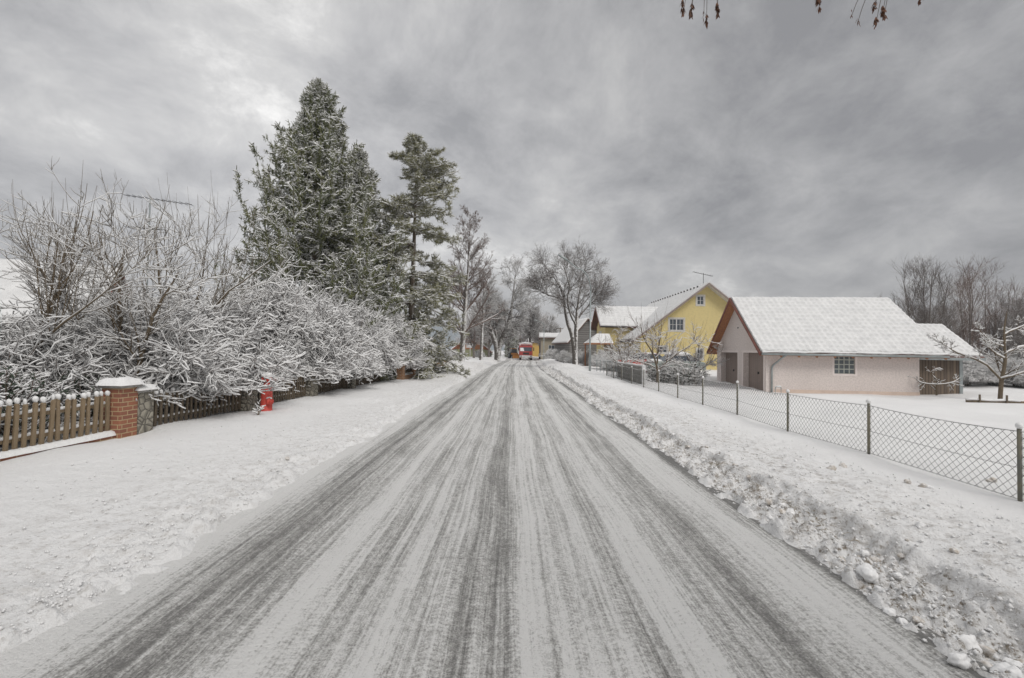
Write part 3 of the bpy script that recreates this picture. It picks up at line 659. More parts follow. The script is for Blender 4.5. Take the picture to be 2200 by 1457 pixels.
# ------------------------------------------------------------------ conifers
def make_spruce(name, seed, Ht, Lmax, nb=150, t0=.08, drape=.55, needle=NEEDLE, pw=.85, snow=1.0, cap=9.):
    rng = np.random.default_rng(seed); root = empty(name)
    n = 10
    tz = np.linspace(0, 1, 12); TP = np.stack([.08 * np.sin(tz * 5), .06 * np.cos(tz * 4), tz * Ht], -1)[None]
    TR = (.24 * (1 - tz) + .015)[None]
    nw = nb // 8; wh = t0 + (1 - t0 - .03) * (np.arange(nw) / (nw - 1)) ** .92; h = np.repeat(wh, 8); nb = len(h)
    h = np.clip(h + rng.normal(size=nb) * .004, t0, .985); az = np.arange(nb) * (2 * PI / 8) + np.repeat(rng.uniform(0, 2 * PI, nw), 8) + rng.normal(size=nb) * .22
    Lb = np.minimum(Lmax * (1 - h) ** pw, cap * (1 - .12 * h)) * rng.uniform(.62, 1.15, nb) + .12
    s = np.linspace(0, 1, n)[None, :]
    up = np.interp(h, [0, .45, .8, 1], [-.20, .02, .22, .38])[:, None] + rng.normal(size=(nb, 1)) * .10
    r = Lb[:, None] * s * (1 - .22 * s ** 3)
    z = (h * Ht)[:, None] + Lb[:, None] * (up * s - .62 * s * (1 - s) + (.26 + .34 * h[:, None]) * s ** 4)
    P = np.stack([np.cos(az)[:, None] * r, np.sin(az)[:, None] * r, z], -1); P[:, 1:] += rng.normal(size=P[:, 1:].shape) * .03
    Rd = (.012 + .018 * Lb / Lmax)[:, None] * np.linspace(1, .3, n)[None, :]
    b2 = grow(P, Rd, 17, .06, 1, 50, 12, .29, .35, .0, .12, 6, .7, rng, flat=True, tip=.55, rmin=.008)
    def hang(src, k, ln, rad, upv):
        Ps, Rs = src; B, m_, _ = Ps.shape; idx = np.repeat(np.arange(B), k); t = rng.uniform(.04, 1, len(idx)) * (m_ - 1)
        i0 = np.minimum(t.astype(int), m_ - 2); f = (t - i0)[:, None]; p0 = Ps[idx, i0] * (1 - f) + Ps[idx, i0 + 1] * f
        l_ = ln * rng.uniform(.25, 1.25, len(idx)) * (1 - .45 * t / (m_ - 1)); dd = norm(np.stack([rng.normal(size=len(idx)) * .16, rng.normal(size=len(idx)) * .16, -np.ones(len(idx))], -1))
        q = np.linspace(0, 1, 4)[None, :, None]; o_ = p0[:, None] + dd[:, None] * q * l_[:, None, None]; o_[:, 1:, :2] += rng.normal(size=(len(idx), 3, 2)) * .018
        return o_, rad * np.array([.8, 1.1, .9, .35])[None] * rng.uniform(.7, 1.3, (len(idx), 1))
    f1 = hang((P, Rd), 54, drape * .62, .015, -.95)
    f2 = hang(b2, 11, drape * .42, .013, -.85)
    f2b = grow(*b2, 11, 0, 1, 50, 14, .3, .4, .05, .1, 3, 1, rng, labs=.24, tip=.3, rmin=.015, flat=True, rend=.5)
    f3 = grow(*f2, 2, .0, 1, 45, 14, .3, .4, -.2, .1, 2, 1, rng, labs=.12, tip=.2, rmin=.009, rend=.4)
    f4 = grow(P[:, -6:], Rd[:, -6:], 26, .0, 1, 42, 14, .3, .4, .08, .1, 3, 1, rng, labs=.26, tip=.45, rmin=.013, rend=.5)
    f5 = grow(*f1, 4, .0, 1, 45, 14, .3, .4, -.2, .1, 2, 1, rng, labs=.13, tip=.2, rmin=.010, rend=.4)
    f6 = grow(TP[:, -4:], TR[:, -4:] * .3 + .01, 40, .0, 1, 55, 14, .3, .4, .08, .1, 3, 1, rng, labs=.20, tip=.5, rmin=.013, rend=.5)
    mesh_arrays('trunk', *tubes(TP, TR, 8), BARK, root)
    mesh_arrays('boughs', *join([tubes(P, Rd, 4), tubes(*b2, 3)]), BARK, root)
    mesh_arrays('foliage', *join([tubes(q[0], q[1], 3) for q in (f1, f2, f2b, f3, f4, f5, f6)]), needle, root)
    keep = rng.uniform(size=len(f2b[0])) < .8 * snow
    k2 = rng.uniform(size=len(f2[0])) < .16 * snow; k3 = rng.uniform(size=len(f3[0])) < .25 * snow
    mesh_arrays('snow_cover', *join([snow_tubes(P, Rd, rng, .6, .014 * snow, sides=5, cut=.3), snow_tubes(*b2, rng, .9, .010 * snow, sides=4, cut=.2),
                snow_tubes(f2b[0][keep], f2b[1][keep], rng, .9, .016, sides=3, cut=.1), snow_tubes(f2[0][k2], f2[1][k2], rng, .9, .010, sides=3, cut=.0), snow_tubes(f3[0][k3], f3[1][k3], rng, .9, .008, sides=3, cut=.0),
                snow_tubes(*f4, rng, .7, .009, sides=3, cut=.1)]), SNOW, root)
    return root
def make_pine(name, seed, Ht, Lmax, nb=95, t0=.07, snow=.9):
    rng = np.random.default_rng(seed); root = empty(name)
    n = 9; tz = np.linspace(0, 1, 12)
    TP = np.stack([.10 * np.sin(tz * 4), .06 * np.cos(tz * 4), tz * Ht * .985], -1)[None]; TR = (.20 * (1 - tz) + .02)[None]
    wh = np.linspace(t0, .975, nb // 7); h = np.repeat(wh, 7)[:nb]; nb = len(h)
    h = np.clip(h + rng.normal(size=nb) * .004, t0, .985)
    az = rng.uniform(0, 2 * PI, nb)
    env = np.interp(h, [0, .2, .35, .5, .7, .86, .94, 1], [1.15, 1.15, 1.0, .95, .80, .60, .34, .10])
    Lb = Lmax * env * rng.uniform(.6, 1.12, nb)
    s = np.linspace(0, 1, n)[None, :]
    up = np.interp(h, [0, .3, .7, 1], [-.66, -.36, .0, .40])[:, None] + rng.normal(size=(nb, 1)) * .10
    r = Lb[:, None] * s
    z = (h * Ht)[:, None] + Lb[:, None] * (up * s + .18 * s * (1 - s) + .05 * s ** 3)
    P = np.stack([np.cos(az)[:, None] * r, np.sin(az)[:, None] * r, z], -1); P[:, 1:] += rng.normal(size=P[:, 1:].shape) * .04
    Rd = (.012 + .020 * Lb / Lmax)[:, None] * np.linspace(1, .3, n)[None, :]
    b2 = grow(P, Rd, 12, .12, 1, 48, 10, .27, .3, .03, .08, 5, .7, rng, flat=True, tip=.5, rmin=.008)
    b3 = grow(*b2, 3, .2, 1, 45, 10, .5, .3, .05, .1, 4, .8, rng, flat=True, tip=.3, rmin=.007)
    f1 = grow(*b2, 17, .10, 1, 42, 16, .3, .3, .0, .1, 3, 1, rng, labs=.22, tip=.2, rmin=.012, rend=.4, flat=True)
    f2 = grow(*b3, 12, .15, 1, 42, 16, .3, .3, .0, .1, 3, 1, rng, labs=.22, tip=.1, rmin=.012, rend=.4, flat=True)
    f3 = grow(P[:, -6:], Rd[:, -6:], 40, 0, 1, 48, 16, .3, .3, -.02, .1, 3, 1, rng, labs=.24, tip=.1, rmin=.012, rend=.4)
    mesh_arrays('trunk', *tubes(TP, TR, 8), m_trunk, root)
    mesh_arrays('boughs', *join([tubes(P, Rd, 4), tubes(*b2, 3), tubes(*b3, 3)]), BARK, root)
    mesh_arrays('foliage', *join([tubes(q[0], q[1], 3) for q in (f1, f2, f3)]), PINEN, root)
    keep = rng.uniform(size=len(f2[0])) < .42 * snow; k1 = rng.uniform(size=len(f1[0])) < .5 * snow
    mesh_arrays('snow_cover', *join([snow_tubes(P, Rd, rng, 1.1, .022, sides=4, cut=.1), snow_tubes(*b2, rng, 1.2, .016, sides=3, cut=.1), snow_tubes(*b3, rng, 1.1, .012, sides=3, cut=.1),
                snow_tubes(f2[0][keep], f2[1][keep], rng, .8, .010, sides=3, cut=.2), snow_tubes(f1[0][k1], f1[1][k1], rng, .8, .010, sides=3, cut=.2)]), SNOW, root)
    return root
m_trunk = m_bark('pine_bark', (0.20, 0.16, 0.12), 0.15, 6)
def top_h(px, py, Y): return at(px, py, Y).z
s1 = make_spruce('spruce_tree', 41, top_h(672, 178, 22.0) - .15, 7.3, 176, pw=1.0, cap=5.6)
p = at(672, 700, 22.0); place(s1, p.x, 22.0, 0, .4, 1, 'tallest snow dusted spruce with drooping boughs rising above the left garden', 'tree', 'conifers in the left garden')
s2 = make_spruce('spruce_tree', 42, top_h(766, 322, 25.5) - .15, 4.9, 136, drape=.5, pw=1.0, cap=4.0)
p = at(766, 700, 25.5); place(s2, p.x, 25.5, 0, 1.1, 1, 'shorter snowy spruce half hidden behind the right side of the tallest spruce', 'tree', 'conifers in the left garden')
s3 = make_pine('pine_tree', 43, top_h(885, 300, 26.5) - .3, 3.55, 112)
p = at(885, 700, 26.5); place(s3, p.x, 26.5, 0, 2.0, 1, 'slim olive green pine with airy tiered branches right of the spruces', 'tree', 'conifers in the left garden')

# ------------------------------------------------------------------ left fence
def fx(y): return -7.07 + .04 * y
FA = math.atan(.04)
def picket_fence(y0, y1, mat, label, top=.80, base_z=None, wall=False, step=.125, w=.055, caps=True):
    """local x runs along the fence (away from the camera)"""
    ln = (y1 - y0) / math.cos(FA)
    z0 = Hs(fx(y0) + .3, (y0 + y1) / 2) if base_z is None else base_z
    root = empty('picket_fence', (fx(y0), y0, z0), PI / 2 - FA, label, 'fence', 'wooden picket fences along the left pavement')
    if wall:
        MB().box((0, -.10, -.25), (ln, .10, .05)).build('base_wall', BRICK, root)
        n = int(ln / .06); X = np.linspace(0, ln, n); Vv = np.linspace(-1, 1, 9)
        XX, VV = np.meshgrid(X, Vv)
        zz = .05 + .075 * np.sqrt(np.clip(1 - VV ** 2, 0, 1)) * (1 + .2 * vn(XX * 1.5, 0 * XX, 3)) - .002
        o = grid_mesh('snow_cover', XX, VV * (.125 + .01 * vn(XX * 4, 0 * XX, 2)), zz, SNOW); o.parent = root
    lo = .12 if wall else .02
    for zr in (lo + .12, top - .20):
        MB().box((0, .012, zr - .03), (ln, .045, zr + .03)).build('rail', mat, root)
        sm = MB(); sm.tube([(x, .028, zr + .042 + .006 * math.sin(x * 9)) for x in np.linspace(0.02, ln - .02, max(4, int(ln / .1)))], .028, 6); sm.build('rail_snow', SNOW, root, True)
    n = int(ln / step); rnd = random.Random(int(y0 * 10))
    pk = MB().prism([(-w / 2, -.024, lo), (w / 2, -.024, lo), (w / 2, -.024, top - .05), (0.0, -.024, top), (-w / 2, -.024, top - .05)], (0, .03, 0))
    po = pk.build('picket', mat, root); first = True
    cap = MB().blob((0, -.01, top + .012), (w * .62, .042, .048), 4, 8, 5, .12)
    co = None
    for i in range(n):
        x = (i + .5) * ln / n
        o = po if first else po.copy()
        if not first: COL.objects.link(o); o.parent = root
        o.location = (x, 0, rnd.uniform(-.012, .012)); o.rotation_euler = (rnd.gauss(0, .015), rnd.gauss(0, .024), 0); o.scale = (rnd.uniform(.85, 1.15), 1, 1)
        if caps:
            if co is None: c = co = cap.build('snow_cap', SNOW, o, True)
            else: c = co.copy(); COL.objects.link(c); c.parent = o
            k = rnd.uniform(.6, 1.25); kz = rnd.uniform(.985, 1.03); c.scale = (k, k * rnd.uniform(.8, 1.1), kz); c.location = (rnd.uniform(-.008, .008), 0, (1 - kz) * top + rnd.uniform(-.014, .004))
        first = False
    return root
picket_fence(2.2, 7.66, PICKET, 'near weathered picket fence on a low snowy brick wall at the left edge', top=.76, wall=True, step=.113, w=.052)
picket_fence(8.36, 11.1, PICKETD, 'dark picket fence section between the brick pillar and the first stone pillar, under the shrub', top=.66)
picket_fence(11.5, 14.28, PICKETD, 'brown picket fence section right behind the red hydrant', top=.66)
picket_fence(14.72, 17.5, PICKETD, 'picket fence section between the second and third stone pillars', top=.64)
picket_fence(17.9, 21.6, PICKETD, 'farthest picket fence section, ending under the last shrubs', top=.62)
def snow_top(w, d, z, h, seed=0, over=.05):
    """cushion of snow on a pillar top"""
    n = 9; u = np.linspace(-1, 1, n); U, V = np.meshgrid(u, u)
    hh = h * (np.clip(1 - U ** 4, 0, 1) * np.clip(1 - V ** 4, 0, 1)) ** .5 * (1 + .15 * vn(U * 2 + seed, V * 2, seed))
    return U * (w / 2 + over), V * (d / 2 + over), z + hh
def pillar(px_y, w, h, mat, capmat, label, kind, snowh=.09, name='stone_pillar', dx=0.0):
    x = fx(px_y) + dx; z0 = Hs(x + .2, px_y)
    root = empty(name, (x, px_y, z0), PI / 2 - FA, label, 'pillar', 'gate and fence pillars along the left pavement')
    MB().box((-w / 2, -w / 2, -.3), (w / 2, w / 2, h)).build('shaft', mat, root, bevel=.008)
    MB().box((-w / 2 - .04, -w / 2 - .04, h), (w / 2 + .04, w / 2 + .04, h + .05)).build('cap', capmat, root, bevel=.01)
    X, Y, Z = snow_top(w + .08, w + .08, h + .045, snowh, int(px_y)); o = grid_mesh('snow_cap', X, Y, Z, SNOW); o.parent = root
    return root
pillar(7.83, .34, .84, BRICK, CONCRETE, 'red brick pillar with a thick snow cushion at the end of the near pickets', 'brick', .13, 'brick_pillar')
pillar(8.18, .33, .72, STONE, CONCRETE, 'pale rubble stone pillar touching the red brick pillar', 'stone', .10)
pillar(11.3, .36, .66, STONE, CONCRETE, 'stone pillar just left of the red hydrant, half under branches', 'stone', .09)
pillar(14.5, .40, .72, STONE, CONCRETE, 'stone pillar between the hydrant fence and the next section, a branch over it', 'stone', .09)
pillar(17.7, .36, .66, STONE, CONCRETE, 'farthest stone pillar, before the last picket section', 'stone', .09)

# hydrant
hp = gnd(571, 878, 11.2); hz = hp.z
hy = empty('fire_hydrant', (hp.x + .12, 11.0, hz - .02), R(-25), 'red fire hydrant with snow on its cap and side outlets', 'hydrant')
def lathe(mb, prof, sides=20, c=(0, 0)):
    n = len(prof); vs = [(c[0] + r * math.cos(2 * PI * k / sides), c[1] + r * math.sin(2 * PI * k / sides), z) for r, z in prof for k in range(sides)]
    fs = [(i * sides + k, i * sides + (k + 1) % sides, (i + 1) * sides + (k + 1) % sides, (i + 1) * sides + k) for i in range(n - 1) for k in range(sides)]
    return mb.add(vs, fs)
lathe(MB(), [(.15, 0), (.15, .03), (.13, .05), (.125, .50), (.138, .52), (.138, .56), (.115, .60), (.075, .66), (.055, .70), (.0, .70)]).build('barrel', REDP, hy, True)
lathe(MB(), [(.0, .70), (.05, .70), (.055, .74), (.12, .77), (.125, .81), (.10, .845), (.0, .86)]).build('bonnet', REDP, hy, True)
for ax_, (dx, dy), zz_, rr_, ll in ((0, (1, -.25), .27, .062, .26), (1, (-1, .1), .53, .045, .2)):
    nz = MB().tube([(0, 0, zz_), (dx * ll * .7, dy * ll * .7, zz_)], rr_, 14); o = nz.build('outlet', REDP, hy, True)
    c = MB().tube([(dx * ll * .62, dy * ll * .62, zz_), (dx * ll * .80, dy * ll * .80, zz_)], rr_ * 1.35, 14).tube([(dx * ll * .79, dy * ll * .79, zz_), (dx * ll * .95, dy * ll * .95, zz_)], rr_ * .4, 5)
    c.build('outlet_cap', REDP, o, True)
    MB().blob((dx * ll * .45, dy * ll * .45, zz_ + rr_ * 1.15), (.11, .06, .035), 5 + ax_, 10, 6, .1).build('snow_cap', SNOW, hy, True)
for q9 in range(7): MB().blob((-.115 + .01 * (q9 % 3), -.05 + .03 * (q9 % 2), .12 + q9 * .065), (.03, .028, .022), q9, 8, 5, .2).build('snow_patch', SNOW, hy, True)
MB().blob((0, 0, .885), (.135, .135, .07), 9, 12, 7, .1).build('snow_cap', SNOW, hy, True)
MB().blob((0.02, 0, 0.0), (.27, .25, .045), 9, 12, 7, .1).build('snow_cap', SNOW, hy, True)

# brick fence farther along
def brick_fence():
    y0, y1 = 22.4, 35.5; xa, xb = -5.55, -5.15
    ang = math.atan((xb - xa) / (y1 - y0)); ln = (y1 - y0)
    root = empty('brick_fence', (xa, y0, Hs(xa, 25) - .05), PI / 2 - ang, 'low orange brick fence with snowy panels beyond the shrubs', 'fence')
    MB().box((0, -.12, -.3), (ln, .12, .22)).build('base_wall', OBRICK, root)
    MB().tube([(x, 0, .23 + .01 * math.sin(3 * x)) for x in np.linspace(0.02, ln - .02, 40)], .10, 8).build('snow_cover', SNOW, root, True)
    n = 6; xs = [i * ln / n for i in range(n + 1)]
    for i, x in enumerate(xs):
        o = MB().box((x - .17, -.17, -.3), (x + .17, .17, .78)).build('pillar', OBRICK, root)
        X, Y, Z = snow_top(.36, .36, .778, .10, i); g_ = grid_mesh('snow_cap', X + x, Y, Z, SNOW); g_.parent = o
        if i < n:
            x2 = xs[i + 1]; m = MB()
            m.box((x + .18, -.02, .36), (x2 - .18, .02, .68))
            m.build('panel', PICKETD, root)
            MB().tube([(q, 0, .69) for q in np.linspace(x + .18, x2 - .18, 6)], .035, 6).build('panel_snow', SNOW, root, True)
brick_fence()
for i, (px, py, Y, s) in enumerate(((905, 788, 29, .9), (945, 775, 36, .8))):
    o = copy_tree(protos[i]); p = gnd(px, py, Y)
    place(o, p.x - 1.0, Y, 0, i * 2.0, .42 * s, ['small snowy bush behind the near end of the orange brick fence', 'small snowy bush behind the far end of the orange brick fence'][i], 'shrub', 'small bushes by the brick fence')

# ------------------------------------------------------------------ chain link fence (right)
FPX = [2195, 1870, 1692, 1579, 1503, 1450, 1409]
def fence_x(y): return 5.78 + .012 * (y - 5)
def chain_fence():
    ys = [5.26 - 2.25 + 2.25 * i for i in range(0, 13)]
    root = empty('chain_link_fence', (0, 0, 0), 0, 'long sagging wire mesh fence with snow capped posts along the right verge', 'fence')
    Hh = .80
    for i, y in enumerate(ys):
        x = fence_x(y); z = Hs(x, y)
        p = MB().tube([(x, y, z - .3), (x, y, z + Hh + .03)], .021, 8).build('fence_post', FPOST, root, True)
        MB().blob((x, y, z + Hh + .055), (.036, .036, .04), i, 10, 6, .12).build('snow_cap', SNOW, p, True)
        rime = MB(); rnd = random.Random(i)
        k = 0
        while k < Hh:
            rime.blob((x + .020, y - .012, z + k), (.017, .014, rnd.uniform(.014, .026)), i * 50 + int(k * 100), 6, 4, .2); k += rnd.uniform(.022, .045)
        rime.build('rime', SNOW, p, True)
    for i in range(len(ys) - 1):
        y0, y1 = ys[i], ys[i + 1]; x0, x1 = fence_x(y0), fence_x(y1); za, zb = Hs(x0, y0), Hs(x1, y1)
        Ln = y1 - y0; c = .104; hgt = Hh - .02; segs = []
        sag = [.0, .03, .015, .05, .02, .04, .03, .02, .03, .02, .02, .02][i % 12]
        # diagonals
        def pt(u, v):
            zt = za + (zb - za) * u / Ln
            dz = -sag * 4 * (u / Ln) * (1 - u / Ln) * (v / hgt)
            return (x0 + (x1 - x0) * u / Ln, y0 + u, zt + .01 + v + dz)
        nd = int((Ln + hgt) / c) + 1; P = []
        for sgn in (1, -1):
            for k in range(nd):
                a0 = k * c - hgt * (1 if sgn > 0 else 0)
                # line u = a0 + sgn*v
                vs = np.array([0, hgt]); us = a0 + sgn * vs if sgn > 0 else a0 - vs
                if sgn < 0: us = k * c - vs
                u0, u1 = us; v0, v1 = 0.0, hgt
                if u0 > u1: u0, u1, v0, v1 = u1, u0, v1, v0
                if u1 < 0 or u0 > Ln: continue
                if u0 < 0: v0 = v0 + (v1 - v0) * (0 - u0) / (u1 - u0); u0 = 0
                if u1 > Ln: v1 = v0 + (v1 - v0) * (Ln - u0) / (u1 - u0); u1 = Ln
                if u1 - u0 < .01: continue
                tt = np.linspace(0, 1, 5)
                off = .003 * sgn
                q = np.array([pt(u0 + (u1 - u0) * t, v0 + (v1 - v0) * t) for t in tt]); q[:, 0] += off
                P.append(q)
        P = np.array(P)
        mesh_arrays('wire_mesh', *tubes(P, np.full(P.shape[:2], .0027), 4), WIRE, root)
        for v, r_ in ((hgt, .0035), (hgt * .47, .003), (.01, .003)):
            q = np.array([pt(u, v) for u in np.linspace(0, Ln, 9)])[None]
            mesh_arrays('tension_wire', *tubes(q, np.full(q.shape[:2], r_), 5), WIRE, root)
        q = np.array([pt(u, hgt + .006) for u in np.linspace(0, Ln, 60)])[None]
        rr_ = np.abs(np.random.default_rng(i).normal(size=(1, 60))) * .004 + .001
        mesh_arrays('wire_snow', *tubes(q, rr_, 5), SNOW, root)
    return ys
ys = chain_fence()
# breeze block screen and the tubular fence beyond it
bx0, by0, bx1, by1 = 5.9, 23.2, 5.95, 30.6
def to_local(xa, ya, xb, yb): return math.hypot(xb - xa, yb - ya), math.atan2(yb - ya, xb - xa)
la2 = at(1382, 800, 22.8); lb2 = at(1328, 790, 29.2)
ln, an = to_local(la2.x, 22.8, lb2.x, 29.2)
bw = empty('block_screen_wall', (la2.x, 22.8, Hs(la2.x, 24) - .05), an, 'openwork concrete block screen dusted with snow past the end of the mesh fence', 'wall')
m = MB(); nbk = 20; hb = .9
for i in range(nbk):
    for j in range(4):
        x0 = i * ln / nbk; x1 = x0 + ln / nbk; z0 = j * hb / 4; z1 = z0 + hb / 4; t = .045
        m.box((x0 + .003, -.05, z0 + .003), (x0 + t, .05, z1 - .003)); m.box((x1 - t, -.05, z0 + .003), (x1 - .003, .05, z1 - .003))
        m.box((x0 + t, -.048, z0 + .003), (x1 - t, .048, z0 + t)); m.box((x0 + t, -.048, z1 - t), (x1 - t, .048, z1 - .003))
        m.box(((x0 + x1) / 2 - .02, -.03, z0 + t), ((x0 + x1) / 2 + .02, .03, z1 - t))
m.build('blocks', CONCRETE, bw)
MB().box((-.02, -.08, hb), (ln + .02, .08, hb + .05)).build('coping', CONCRETE, bw)
MB().tube([(x, 0, hb + .07 + .01 * math.sin(x * 4)) for x in np.linspace(0, ln, 30)], .065, 8).build('snow_cover', SNOW, bw, True)
MB().box((-.16, -.08, -.1), (-.022, .08, hb + .10)).build('end_post', WHITEP, bw)
la3 = at(1290, 790, 34.5)
ln, an = to_local(lb2.x, 29.6, la3.x, 36)
tf = empty('tubular_fence', (lb2.x, 29.6, Hs(lb2.x, 31)), an, 'low pale tubular metal fence beyond the concrete block screen', 'fence')
for zr in (.45, .92): MB().tube([(0, 0, zr), (ln, 0, zr)], .02, 6).build('rail', METAL, tf, True)
for i in range(6): MB().tube([(i * ln / 5, 0, -.2), (i * ln / 5, 0, .98)], .025, 6).build('fence_post', METAL, tf, True)
MB().tube([(x, 0, .945) for x in np.linspace(0, ln, 12)], .025, 6).build('snow_cover', SNOW, tf, True)

# ------------------------------------------------------------------ buildings
def wall(mb, a, b, z0, tops, holes=(), th=.25):
    """vertical wall from a to b (local xy), thickness th to the left of a->b. tops: list of (u, z); holes: (u0,u1,z0,z1)"""
    a = Vector((a[0], a[1], 0)); b = Vector((b[0], b[1], 0)); Ln = (b - a).length; d = (b - a) / Ln; nrm = Vector((-d.y, d.x, 0)) * th
    us = sorted(set([0, Ln] + [u for u, _ in tops] + [h[0] for h in holes] + [h[1] for h in holes]))
    tu = [u for u, _ in tops]; tz = [z for _, z in tops]
    for u0, u1 in zip(us[:-1], us[1:]):
        if u1 - u0 < 1e-4: continue
        hs = sorted([h for h in holes if h[0] <= u0 + 1e-4 and h[1] >= u1 - 1e-4], key=lambda h: h[2])
        t0, t1 = np.interp(u0, tu, tz), np.interp(u1, tu, tz)
        lo = z0
        def quad(zl0, zl1, zh0, zh1):
            p = [a + d * u0 + Vector((0, 0, zl0)), a + d * u1 + Vector((0, 0, zl1)), a + d * u1 + Vector((0, 0, zh1)), a + d * u0 + Vector((0, 0, zh0))]
            mb.prism(p, nrm)
        for h in hs:
            if h[2] > lo + 1e-3: quad(lo, lo, h[2], h[2])
            lo = h[3]
        quad(lo, lo, t0, t1)
    return mb
def slab(name, A, B, C_, D, th, mat, parent, ripple=None, amp=.02, nu=2, nv=2, round_=False):
    """A,B ridge side, C,D eave side: A-B top edge, D under A, C under B. th is upward thickness along the normal"""
    A, B, C_, D = [np.array(tuple(p), float) for p in (A, B, C_, D)]
    nrm = np.cross(B - A, D - A); nrm /= np.linalg.norm(nrm)
    if nrm[2] < 0: nrm = -nrm
    u = np.linspace(0, 1, nu); v = np.linspace(0, 1, nv); U, V = np.meshgrid(u, v)
    Pn = ((1 - V)[..., None] * ((1 - U)[..., None] * A + U[..., None] * B) + V[..., None] * ((1 - U)[..., None] * D + U[..., None] * C_))
    lu = np.linalg.norm(B - A); lv_ = np.linalg.norm(D - A)
    hh = np.full(U.shape, float(th))
    if ripple:
        pu, pv = ripple
        ph = (V * lv_ / pv) % 1.0
        hh = hh + amp * (ph ** 1.5) + amp * .55 * np.cos(2 * PI * U * lu / pu) * (.4 + .6 * ph) + .012 * vn(U * lu * 1.3, V * lv_ * 1.3, 7) + .008 * vn(U * lu * 5, V * lv_ * 5, 8)
    if round_:
        ed = np.minimum(np.minimum(V * lv_, (1 - V) * lv_), np.minimum(U * lu, (1 - U) * lu)); ed = np.minimum((1 - V) * lv_, np.minimum(U * lu, (1 - U) * lu))
        hh = hh * np.sqrt(np.clip(ed / (th * 1.2), .02, 1))
    T = Pn + nrm * hh[..., None]
    idx = np.arange(nu * nv).reshape(nv, nu)
    Q = [np.stack([idx[:-1, :-1], idx[1:, :-1], idx[1:, 1:], idx[:-1, 1:]], -1).reshape(-1, 4)]
    Vv = np.concatenate([T.reshape(-1, 3), Pn.reshape(-1, 3)]); o = nu * nv
    for e_ in (idx[0, :], idx[-1, ::-1], idx[::-1, 0], idx[:, -1]):
        Q.append(np.stack([e_[:-1], e_[1:], e_[1:] + o, e_[:-1] + o], -1))
    Q.append((np.stack([idx[:-1, :-1], idx[:-1, 1:], idx[1:, 1:], idx[1:, :-1]], -1).reshape(-1, 4)) + o)
    ob = mesh_arrays(name, Vv, np.concatenate(Q), mat, parent, smooth=False)
    if ripple:
        me = ob.data; sm = np.zeros(len(me.polygons), bool); sm[:(nu - 1) * (nv - 1)] = True; me.polygons.foreach_set('use_smooth', sm)
    return ob
def gable_roof(root, x0, x1, y0, y1, ze, zr, ov_e, ov_l, ov_r, ripple=(.30, .34), snow=.09, near_tiles=TILES, soffit=None, fascia=None, res=1.0, eave_z=None):
    """ridge along local x, eaves at y0 and y1 (wall planes); ze wall-top height, zr ridge height"""
    ym = (y0 + y1) / 2; sl = (zr - ze) / (ym - y0)
    xa, xb = x0 - ov_l, x1 + ov_r
    out = []
    roof = None
    for sgn, ye in ((-1, y0), (1, y1)):
        yo = ye + sgn * ov_e; zo = zr - sl * abs(yo - ym)
        A, B, C_, D = (xa, ym, zr), (xb, ym, zr), (xb, yo, zo), (xa, yo, zo)
        if sgn > 0: A, B, C_, D = B, A, D, C_
        r = slab('roof', A, B, C_, D, .10, near_tiles, root if roof is None else roof); roof = roof or r
        lift = np.array([0, 0, .125])
        nu = max(3, int((xb - xa) / ripple[0] * 5 * res)); nv = max(3, int(math.hypot(yo - ym, zo - zr) / ripple[1] * 5 * res))
        q = [np.array(p) + lift for p in (A, B, C_, D)]
        q[2] = q[2] + np.array([0, -sgn * .06, .05 * sl]); q[3] = q[3] + np.array([0, -sgn * .06, .05 * sl])
        for k in (0, 3): q[k] = q[k] + np.array([(.05 if sgn < 0 else -.05), 0, 0])
        for k in (1, 2): q[k] = q[k] + np.array([(-.05 if sgn < 0 else .05), 0, 0])
        slab('roof_snow', q[0], q[1], q[2], q[3], snow, ROOFSNOW, roof, ripple, .05, nu, nv)
        if fascia:
            for xx in (xa, xb):
                MB().prism([(xx - .03, ym, zr + .12), (xx - .03, yo, zo + .12), (xx - .03, yo, zo - .06), (xx - .03, ym, zr - .06)], (.045, 0, 0)).build('bargeboard', fascia, root)
        if soffit:
            MB().prism([(xa + .03, ym, zr - .045), (xb - .03, ym, zr - .045), (xb - .03, yo - sgn * .03, zo - .045), (xa + .03, yo - sgn * .03, zo - .045)], (0, 0, .03)).build('soffit', soffit, root)
    return roof
